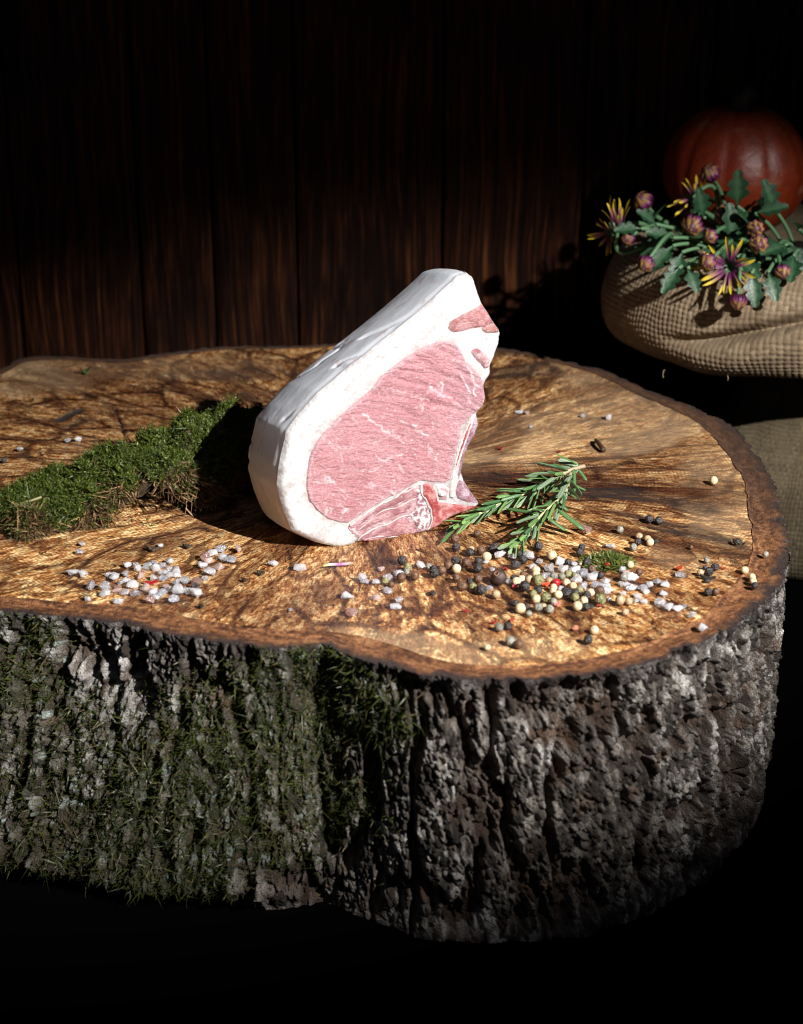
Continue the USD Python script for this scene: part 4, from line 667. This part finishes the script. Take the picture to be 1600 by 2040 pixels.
for x, y, w, h, col, lab in ((848, 1099, .0034, .0015, (.20, .09, .04), 'dry brown seed husk lying in front of the bone'), (990, 1166, .0032, .0010, (.03, .03, .035), 'dark blue-black husk fragment in front of the allspice berry'), (1410, 1155, .0036, .0011, (.035, .028, .022), 'flat dark husk in front of the black peppercorns'), (520, 1145, .0022, .0013, (.05, .035, .02), 'dark bark crumb left of the purple petal'), (486, 1158, .0011, .0011, (.02, .015, .01), 'tiny black crumb on the golden grain'), (400, 1211, .0017, .0011, (.03, .02, .012), 'dark crumb near the mossy bark edge'), (374, 1092, .0028, .0018, (.06, .045, .03), 'dark earthy crumb just in front of the moss'), (305, 1098, .0030, .0018, (.07, .05, .035), 'earth crumb fallen from the moss roots'), (390, 1172, .0024, .0022, (.06, .05, .045), 'grey brown crumb at the right of the salt heap')):
    crumb('crumb', x, y, w, h, col, lab, 'crumb', 'dark crumbs on the stump', ang=-.4, m='soil', thick=.0011, seed=9)
crumb('leaf_fragment', 170, 745, .0036, .0022, (.05, .12, .03), 'small green leaf fragment at the back left of the stump', 'leaf', ang=.4, m='leaf', curl=1.2)
v, f = tube(spline([onz(1187, 877, H + .001), onz(1194, 885, H + .0022), onz(1203, 897, H + .0012)], 10), np.linspace(.0010, .0014, 10), 6); tag(obj('splinter', (v, f), MAT['stalk'], pig=np.broadcast_to((.05, .025, .015), (len(v), 3)), loc=onz(1195, 888)), 'short dark splinter on the pale wood right of the chop', 'splinter')
def strip_petal(path, w, cols, fold=.25, up=np.array([0, 0, 1.0])):
    path = np.asarray(path); n = len(path); t = np.linspace(0, 1, n); tg = np.gradient(path, axis=0); tg /= np.linalg.norm(tg, axis=1, keepdims=True) + 1e-12
    sd = np.cross(tg, up); sd /= np.linalg.norm(sd, axis=1, keepdims=True) + 1e-9; u = np.cross(sd, tg); ww = (w * .5 * np.minimum(1, np.minimum(.45 + 3 * t, (1 - t) * 5 + .15)))[:, None]
    v = np.stack([path - sd * ww + u * ww * fold, path, path + sd * ww + u * ww * fold], 1).reshape(-1, 3)
    stops = np.linspace(0, 1, len(cols)); c = np.stack([np.interp(t, stops, np.array(cols)[:, k]) for k in range(3)], 1); return v, grid_faces(n, 3), np.repeat(c, 3, 0)
pa = spline([onz(645, 1129, H + .0012), onz(665, 1127, H + .0008), onz(688, 1126, H + .0009), onz(709, 1122, H + .0022)], 16)
v, f, c = strip_petal(pa, .0028, [(.62, .55, .06), (.80, .72, .70), (.50, .12, .45), (.70, .60, .62), (.60, .52, .10)], .5); tag(obj('petal', (v, f), MAT['petal'], pig=c, loc=onz(677, 1126)), 'fallen purple and yellow petal in front of the chop', 'petal')
rng = np.random.default_rng(77); n = 620; ang = rng.uniform(0, 6.283, n); rr = np.sqrt(rng.random(n)); b0 = onz(1208, 1124); P = b0 + np.stack([np.cos(ang) * rr * .0115, np.sin(ang) * rr * .0085, .0005 + .0035 * (1 - rr) * rng.random(n)], 1)
D = np.stack([np.cos(ang) * rr * .9, np.sin(ang) * rr * .9, .45 + 0 * rr], 1) + rng.normal(0, .5, (n, 3)); D[:, 2] = np.abs(D[:, 2]); D /= np.linalg.norm(D, axis=1, keepdims=True)
v, f, m = blades(P, D, rng.uniform(.0018, .0042, n), rng.uniform(.0005, .0009, n), rng.normal(0, .5, n), rng); tag(obj('moss_tuft', (v, f), MAT['moss'], pig=np.repeat(mixc((.03, .07, .012), (.20, .22, .05), rng.random(n)), m, 0), loc=b0), 'tiny sprig of green moss behind the salt in the heap', 'moss')

# ------------------------------------------------------------------ burlap sack with its rolled rim, pumpkin and chrysanthemums
BC = np.array([.280, .262]); SL = np.array([BC[0], BC[1], 0])
sack = thing('burlap_sack', SL, 'tan burlap sack with a thick rolled-down rim, holding flowers and a pumpkin', 'sack')
def sack_part(name, phi, prof, wob_amp, per, amp, seed, fold=False):
    """prof: (radius factor, height) along the cloth from inside to outside; returns one woven cloth mesh"""
    pr = np.array(prof); k = pr.shape[0]; tck, _ = splprep((pr * [.145, 1]).T, s=0, k=3); fine = np.array(splev(np.linspace(0, 1, 900), tck)).T; cum = np.r_[0, np.cumsum(np.linalg.norm(np.diff(fine, axis=0), axis=1))]
    nv = int(cum[-1] / (per / 10.0)); sv = np.linspace(0, cum[-1], nv); r = np.interp(sv, cum, fine[:, 0]) / .145; z = np.interp(sv, cum, fine[:, 1]); dr, dz_ = np.gradient(r * .145), np.gradient(z); ln = np.hypot(dr, dz_); nr_, nz_ = dz_ / ln, -dr / ln
    if (nr_[nv * 2 // 3]) < 0: nr_, nz_ = -nr_, -nz_
    A, V = np.meshgrid(phi, np.arange(nv), indexing='ij'); a = A.ravel(); vi = V.ravel(); ca, sa = np.cos(a), np.sin(a)
    lump = (fbm(np.stack([ca * 1.7, sa * 1.7, z[vi] * 10], -1), 3, seed) - .5) * 2; arc = a * .125
    rad = 1 + wob_amp * lump; x = BC[0] + .145 * r[vi] * rad * ca; y = BC[1] + .100 * r[vi] * rad * sa; zz_ = z[vi] + .010 * (fbm(np.stack([ca * 1.5, sa * 1.5, a * 0 + 4], -1), 2, seed + 2) - .5) * (z[vi] > .02)
    jit = np.stack([arc * 90, sv[vi] * 90, a * 0], -1); s1 = arc + .0022 * (noise(jit, 3) - .5); s2 = sv[vi] + .0022 * (noise(jit, 4) - .5)
    q1, q2 = s1 / (per * .5), s2 / (per * .5); i1, i2 = np.round(q1), np.round(q2); e1, e2 = q1 - i1, q2 - i2     # plain weave: warp and weft yarns over and under each other
    par = np.where((i1 + i2) % 2 == 0, 1.0, -1.0); warp = np.sqrt(np.maximum(0, 1 - (e1 / .52) ** 2)) * .55 + .5 * par * np.cos(np.pi * e2 * .9); weft = np.sqrt(np.maximum(0, 1 - (e2 / .52) ** 2)) * .55 - .5 * par * np.cos(np.pi * e1 * .9)
    h = amp * np.maximum(warp, weft) * (.75 + .5 * noise(np.stack([i1, i2, a * 0], -1) + .5, 8))
    if fold:
        gz = z[vi] - (.160 + .026 * sstep(3.75, 4.7, a)); h = h - .011 * np.exp(-(gz / .0035) ** 2) * sstep(3.7, 4.05, a) * (sv[vi] > cum[-1] * .45) + .004 * np.exp(-((gz + .012) / .009) ** 2) * sstep(3.7, 4.1, a)
    nx, ny = nr_[vi] * ca, nr_[vi] * sa; Pn = np.stack([x + nx * h, y + ny * h, zz_ + nz_[vi] * h], 1)
    yarn = np.where(warp > weft, noise(np.stack([i1, np.floor(i2 / 7), a * 0], -1) + .5, 5), noise(np.stack([np.floor(i1 / 7), i2, a * 0 + 9], -1) + .5, 6))
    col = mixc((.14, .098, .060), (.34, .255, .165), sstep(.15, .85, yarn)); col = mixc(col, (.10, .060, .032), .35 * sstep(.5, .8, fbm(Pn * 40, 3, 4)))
    col = col * (.78 if fold else np.array([.42, .45, .42])); f = grid_faces(len(phi), nv); obj(name, (Pn, outward(Pn, f, np.array([BC[0], BC[1], .06]))), MAT['burlap'], sack, pig=col, loc=SL)  # bag body: greyer, dirty cloth, with light fall-off also painted into its colour
ph_c = np.r_[np.linspace(2.35, 5.0, 640), np.linspace(5.0, 2.35 + 2 * np.pi, 130)[1:]]
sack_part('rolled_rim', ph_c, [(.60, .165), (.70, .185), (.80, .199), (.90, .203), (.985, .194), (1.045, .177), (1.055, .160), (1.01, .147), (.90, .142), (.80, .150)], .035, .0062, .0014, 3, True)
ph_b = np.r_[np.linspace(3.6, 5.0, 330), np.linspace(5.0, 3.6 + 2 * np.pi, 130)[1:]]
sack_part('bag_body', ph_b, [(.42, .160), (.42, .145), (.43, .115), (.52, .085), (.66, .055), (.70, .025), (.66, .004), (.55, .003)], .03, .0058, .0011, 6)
s_, a_ = np.meshgrid(np.linspace(0, 1, 16), np.linspace(0, 2 * np.pi, 60, endpoint=False), indexing='ij'); s_, a_ = s_.ravel(), a_.ravel()
fv = np.stack([BC[0] + .108 * s_ * np.cos(a_), BC[1] + .074 * s_ * np.sin(a_), .196 - .022 * s_ ** 2 + .006 * noise(np.stack([s_ * np.cos(a_) * 9, s_ * np.sin(a_) * 9, s_ * 0], -1), 2)], 1)
ff = grid_faces(16, 60); i = np.arange(15); ff = np.concatenate([ff, np.stack([i * 60 + 59, (i + 1) * 60 + 59, (i + 1) * 60], -1), np.stack([i * 60 + 59, (i + 1) * 60, i * 60], -1)]); obj('filling', (fv, ff), MAT['soil'], sack, pig=np.broadcast_to((.012, .009, .006), (len(fv), 3)), loc=SL)
for k, pts in enumerate((((1324, 736), (1321, 745), (1322, 752)), ((1449, 748), (1451, 754), (1450, 758)))):
    v, f = tube(spline([ony(x, y, .165 + .004 * k) for x, y in pts], 10), .00016, 5); obj('loose_fibre', (v, f), MAT['burlap'], sack, pig=np.broadcast_to((.40, .30, .18), (len(v), 3)), loc=SL)

PC = ony(1466, 340, .300); PR = 144 * ((PC - CAM) @ FW) / FPX; PC[2] = max(PC[2], .186 + PR * .9)
pk_ = thing('pumpkin', PC - [0, 0, PR * .9], 'orange red pumpkin behind the flowers in the burlap sack', 'pumpkin')
a_, e_ = np.meshgrid(np.linspace(0, 2 * np.pi, 120), np.linspace(-np.pi / 2, np.pi / 2, 60), indexing='ij'); a, e = a_.ravel(), e_.ravel()
rad = PR * (1 - .035 * (1 - np.abs(np.sin(a * 5))) ** 2 * np.cos(e)) * (1 + .02 * (noise(np.stack([np.cos(a) * 3, np.sin(a) * 3, e * 2], -1), 4) - .5)); dim = 1 - .12 * np.exp(-((np.pi / 2 - e) / .3) ** 2)
pv = PC + np.stack([rad * np.cos(e) * np.cos(a), rad * np.cos(e) * np.sin(a), rad * np.sin(e) * .93 * dim], 1)
pc_ = mixc((.13, .009, .0012), (.17, .022, .002), fbm(pv * 60, 3, 5)); pc_ = mixc(pc_, (.20, .09, .05), .5 * sstep(.66, .74, fbm(pv * 130, 3, 6)))
obj('skin', (pv, grid_faces(120, 60)), MAT['pumpkin'], pk_, pig=pc_, loc=PC - [0, 0, PR * .9])
v, f = tube(spline([PC + [0, 0, PR * .78], PC + [.002, -.003, PR * .98], PC + [.007, -.006, PR * 1.12]], 10), np.linspace(.008, .005, 10), 8); obj('stem', (v, f), MAT['stalk'], pk_, pig=np.broadcast_to((.03, .022, .012), (len(v), 3)), loc=PC - [0, 0, PR * .9])

PUR, PURD, YEL, OLV = (.15, .022, .10), (.055, .007, .034), (.56, .43, .02), (.30, .24, .02)
FG = 'chrysanthemum stems lying in the burlap sack'
def leaf_mesh(p0, d, up, L, W, droop=.25):
    d = unit(d); sd = unit(np.cross(d, up)); u = np.cross(sd, d); n = 29; t = np.linspace(0, 1, n); w = W * .5 * (np.sin(np.pi * np.clip(t * .93 + .03, 0, 1)) ** .75) * (.50 + .50 * np.abs(np.sin(3.6 * np.pi * t)) ** .8) * np.where(t < .22, .35, 1)
    c = p0 + np.outer(t * L, d) - np.outer(droop * L * t ** 2, u); cols = []
    v = np.stack([c - w[:, None] * sd + (w * .25)[:, None] * u, c - .5 * w[:, None] * sd + (w * .16)[:, None] * u, c - .0003 * u, c + .5 * w[:, None] * sd + (w * .16)[:, None] * u, c + w[:, None] * sd + (w * .25)[:, None] * u], 1).reshape(-1, 3)
    col = np.tile(np.array([(.009, .036, .015), (.012, .046, .018), (.04, .095, .045), (.012, .046, .018), (.009, .036, .015)]), (n, 1)); return v, grid_faces(n, 5), col
def head_frame(ax): a = unit(np.cross(ax, [.3, .1, 1.0])); return a, np.cross(ax, a)
def flower(px, py, Y, ax, kind, label, root, size=1.0, leaves=(), npet=16):
    c = ony(px, py, Y); ax = unit(ax); loc = np.array(root); loc = np.array([loc[0], loc[1], max(loc[2], .18)]); th = thing('chrysanthemum', loc, label, 'chrysanthemum', FG)
    rg = np.random.default_rng(int(px * 3 + py)); r = .0056 * size; bot = c - ax * r * 1.0; mid = bot - ax * .014
    st = spline([loc, loc * .55 + mid * .45 + [0, 0, .003], mid, bot], 22); v, f = tube(st, np.linspace(.0017, .0012, 22) * (.8 + .2 * size), 7); obj('stem', (v, f), MAT['stalk'], th, pig=np.broadcast_to((.06, .13, .06), (len(v), 3)), loc=loc)
    a, b = head_frame(ax); ph = np.linspace(0, 2 * np.pi, 20, endpoint=False); ts = np.linspace(0, 1, 8)
    cv = np.stack([bot + ax * (tt_ * r * .85) + (r * .72 * math.sin(math.pi * .5 * min(1, tt_ * 1.1 + .12))) * (1 + .10 * np.cos(ph * 7))[:, None] * (np.cos(ph)[:, None] * a + np.sin(ph)[:, None] * b) for tt_ in ts], 1).reshape(-1, 3)
    obj('calyx', (cv, outward(cv, grid_faces(20, 8, True), bot + ax * r * .4)), MAT['leaf'], th, pig=np.tile(mixc((.03, .09, .04), (.10, .16, .08), ts), (20, 1)), loc=loc)
    if kind == 'bud':
        bb = Bag()
        for k in range(15):
            p_ = k / 15 * 2 * math.pi + rg.normal(0, .06); rd = a * math.cos(p_) + b * math.sin(p_); tp = np.linspace(0, 1, 9); inner = 1 - .12 * (k % 2); rr = r * inner * (.72 + .36 * np.sin(np.pi * np.minimum(tp * .95 + .05, 1)) - .52 * tp ** 3); hh = r * (.15 + 1.55 * tp) * (1 - .06 * (k % 3))
            path = bot + np.outer(hh, ax) + rr[:, None] * rd; v, f, c2 = strip_petal(path, r * .36, [PURD, PURD, PUR, (.30, .16, .05), YEL if k % 2 else OLV], -.35, up=rd); bb.add(v, f, c2)
        sp = IV[:, :1] * a * r * .72 + IV[:, 1:2] * b * r * .72 + IV[:, 2:] * ax * r * .85 + bot + ax * r * .85; bb.add(sp, IF, (.10, .03, .04))
        (V, F_), C_ = bb.out(); obj('petals', (V, F_), MAT['petal'], th, pig=C_, loc=loc)
    else:
        for k in range(npet):
            p_ = k / npet * 2 * math.pi * (1 if kind == 'open' else 1) + rg.normal(0, .15); rd = a * math.cos(p_) + b * math.sin(p_); spread = rg.uniform(.55, 1.15) if kind == 'open' else rg.uniform(.12, .5); Lp = rg.uniform(.0085, .0140) * size; tp = np.linspace(0, 1, 9)
            d = unit(ax * (1.15 - spread * .75) + rd * spread); path = bot + ax * r * .7 + rd * r * .45 + np.outer(tp * Lp, d) + np.outer(.18 * Lp * tp ** 2 * rg.uniform(-.6, 1), ax) + np.outer(.12 * Lp * tp ** 2, rg.normal(0, .7, 3))
            v, f, c2 = strip_petal(path, rg.uniform(.0013, .0020), [PURD, PUR, (.34, .17, .12), YEL, YEL], .45, up=ax); obj('petal', (v, f), MAT['petal'], th, pig=c2, loc=loc)
    for fr, az, L in leaves:
        i = int(fr * 20); d = unit(st[i + 1] - st[i]); a2, b2 = head_frame(d); rd = a2 * math.cos(az) + b2 * math.sin(az); v, f, c2 = leaf_mesh(st[i], d * .5 + rd, d * .3 + np.array([0, 0, 1.0]), L, L * .62); obj('leaf', (v, f), MAT['leaf'], th, pig=c2, loc=loc)
def rt(x, y, Y=.245): p = ony(x, y, Y); return p
flower(1452, 532, .172, (-.35, -.85, .1), 'open', 'large open spidery chrysanthemum, yellow-tipped, drooping over the front of the rim', rt(1500, 500), 1.25, ((.5, 1.0, .024), (.7, 4.0, .022)), 24)
flower(1470, 605, .160, (-.1, -.5, -.85), 'bud', 'lowest purple and yellow bud hanging over the burlap front', rt(1500, 500), 1.0, ((.55, .5, .022),))
flower(1230, 440, .215, (-.12, -.3, 1), 'tuft', 'half-open flower with upright yellow petals at the far left', rt(1345, 490), 1.2, ((.4, 2.0, .020),), 10)
flower(1208, 466, .22, (-.9, -.4, -.25), 'open', 'ragged yellow-petalled flower drooping at the leftmost edge', rt(1345, 495), 1.0, ((.5, 4.4, .018),), 11)
flower(1388, 385, .235, (-.15, -.2, 1), 'tuft', 'tall thin flower with yellow upright petals against the pumpkin', rt(1440, 500), 1.1, ((.5, 3.0, .022), (.7, 5.2, .018)), 8)
flower(1368, 402, .225, (-.8, -.4, -.4), 'tuft', 'small sideways flower with pale curled petals below the tallest one', rt(1440, 505), .9, (), 6)
flower(1278, 398, .23, (-.6, -.3, .6), 'bud', 'dark purple bud on a bent stalk, upper left of the bouquet', rt(1370, 490), 1.15, ((.4, 1.4, .016),))
flower(1412, 342, .24, (-.5, -.3, .8), 'bud', 'topmost purple bud in front of the pumpkin', rt(1455, 500), 1.15, ((.6, .6, .022), (.75, 3.6, .020)))
flower(1440, 428, .215, (-.5, -.8, .2), 'bud', 'round bud with purple and yellow stripes in the middle of the bouquet', rt(1510, 480), 1.15, ((.5, 2.2, .026), (.3, 4.6, .024)))
flower(1378, 452, .215, (-.4, -.8, -.2), 'bud', 'green-sided dark bud left of the middle', rt(1450, 470), 1.25, ((.45, .4, .020),))
flower(1413, 472, .19, (-.5, -.7, -.1), 'bud', 'small ragged bud just above the large open flower', rt(1480, 490), .85, ())
flower(1505, 456, .19, (-.1, -.95, .25), 'bud', 'upper of two yellow-centred buds right of the large flower', rt(1520, 480), .95, ((.3, 1.2, .024),))
flower(1511, 488, .182, (-.2, -.95, .05), 'bud', 'lower of two yellow-centred buds right of the large flower', rt(1530, 490), 1.05, ((.4, 5.6, .024),))
flower(1248, 475, .20, (-.6, -.5, -.2), 'bud', 'magenta bud resting near the left lip of the rim', rt(1340, 470), .85, ((.5, 1.8, .018),))
flower(1285, 528, .168, (-.5, -.6, -.5), 'bud', 'dark bud nodding over the left part of the burlap', rt(1360, 480), .95, ((.5, .8, .022), (.35, 3.6, .022)))
flower(1408, 524, .165, (-.55, -.7, -.25), 'bud', 'purple and gold bud left of the large open flower', rt(1470, 490), 1.0, ((.5, 5.0, .022),))
flower(1560, 545, .172, (0, -.9, -.4), 'bud', 'rightmost bud with a yellow mouth, low on the rim', rt(1570, 480), .9, ((.4, 2.6, .024), (.55, .4, .022)))
for px, py, Y, az, L, n_, lab in ((1355, 515, .175, (-.3, -.55, -.55), .022, 1, 'broad green leaf hanging over the rim left of the large flower'), (1375, 545, .168, (.2, -.5, -.4), .019, 1, 'dark green leaf tip lying on the burlap left of centre'), (1555, 490, .19, (-.5, -.6, .1), .030, 1, 'wide blue-green leaf at the right of the bouquet'), (1470, 395, .225, (-.1, -.4, 1), .028, 1, 'lobed leaf standing up against the pumpkin'), (1540, 405, .225, (-.35, -.3, .9), .026, 1, 'dark leaf before the right side of the pumpkin'), (1520, 420, .215, (.9, -.3, .4), .024, 1, 'narrow leaf pointing right at the pumpkin edge'), (1590, 450, .21, (-.2, -.6, .4), .030, 1, 'large dark leaf cut by the right picture edge'), (1500, 560, .166, (.1, -.5, -.8), .024, 1, 'hanging leaf right of the large open flower'), (1330, 470, .20, (-.7, -.3, .3), .022, 1, 'pale green leaf on the left of the bouquet'), (1330, 500, .185, (-.6, -.5, -.4), .026, 1, 'folded leaf pointing down to the left bud'), (1450, 480, .20, (-.2, -.8, -.1), .026, 1, 'leaf in the dark middle of the bouquet'), (1580, 520, .18, (-.2, -.8, -.3), .026, 1, 'leaf above the rightmost bud'), (1300, 440, .215, (-.5, -.3, .5), .020, 1, 'small dark leaf near the left purple bud'), (1400, 420, .22, (-.2, -.4, .9), .024, 1, 'small leaf before the lower left of the pumpkin'), (1425, 500, .19, (-.5, -.7, -.3), .024, 1, 'leaf behind the purple and gold bud'), (1345, 545, .166, (-.6, -.6, -.6), .022, 1, 'dark leaf resting on the burlap at left'), (1480, 520, .18, (.4, -.8, -.2), .026, 1, 'leaf just behind the large open flower'), (1535, 555, .166, (.2, -.7, -.7), .022, 1, 'leaf tip under the rightmost bud'), (1490, 445, .21, (-.3, -.6, .6), .024, 1, 'leaf above the pair of yellow-centred buds'), (1265, 455, .20, (-.8, -.3, .1), .020, 1, 'thin leaf pointing left beside the magenta bud')):
    p0 = ony(px, py, Y); back = np.array([p0[0] + (BC[0] - p0[0]) * .35, max(p0[1], BC[1] - .02), .192]); root = p0 - unit(az) * L * .2
    t_ = thing('chrysanthemum_leaf', back, lab, 'leaf', 'chrysanthemum leaves in the bouquet'); v, f = tube(spline([back, (back + root) / 2 + [0, 0, .006], root], 12), .0011, 6); obj('leaf_stalk', (v, f), MAT['stalk'], t_, pig=np.broadcast_to((.09, .18, .09), (len(v), 3)), loc=back)
    v, f, c2 = leaf_mesh(root, np.array(az, float), np.array([-.1, -.7, .8]), L * .8, L * .5, .2); obj('blade', (v, f), MAT['leaf'], t_, pig=c2, loc=back)
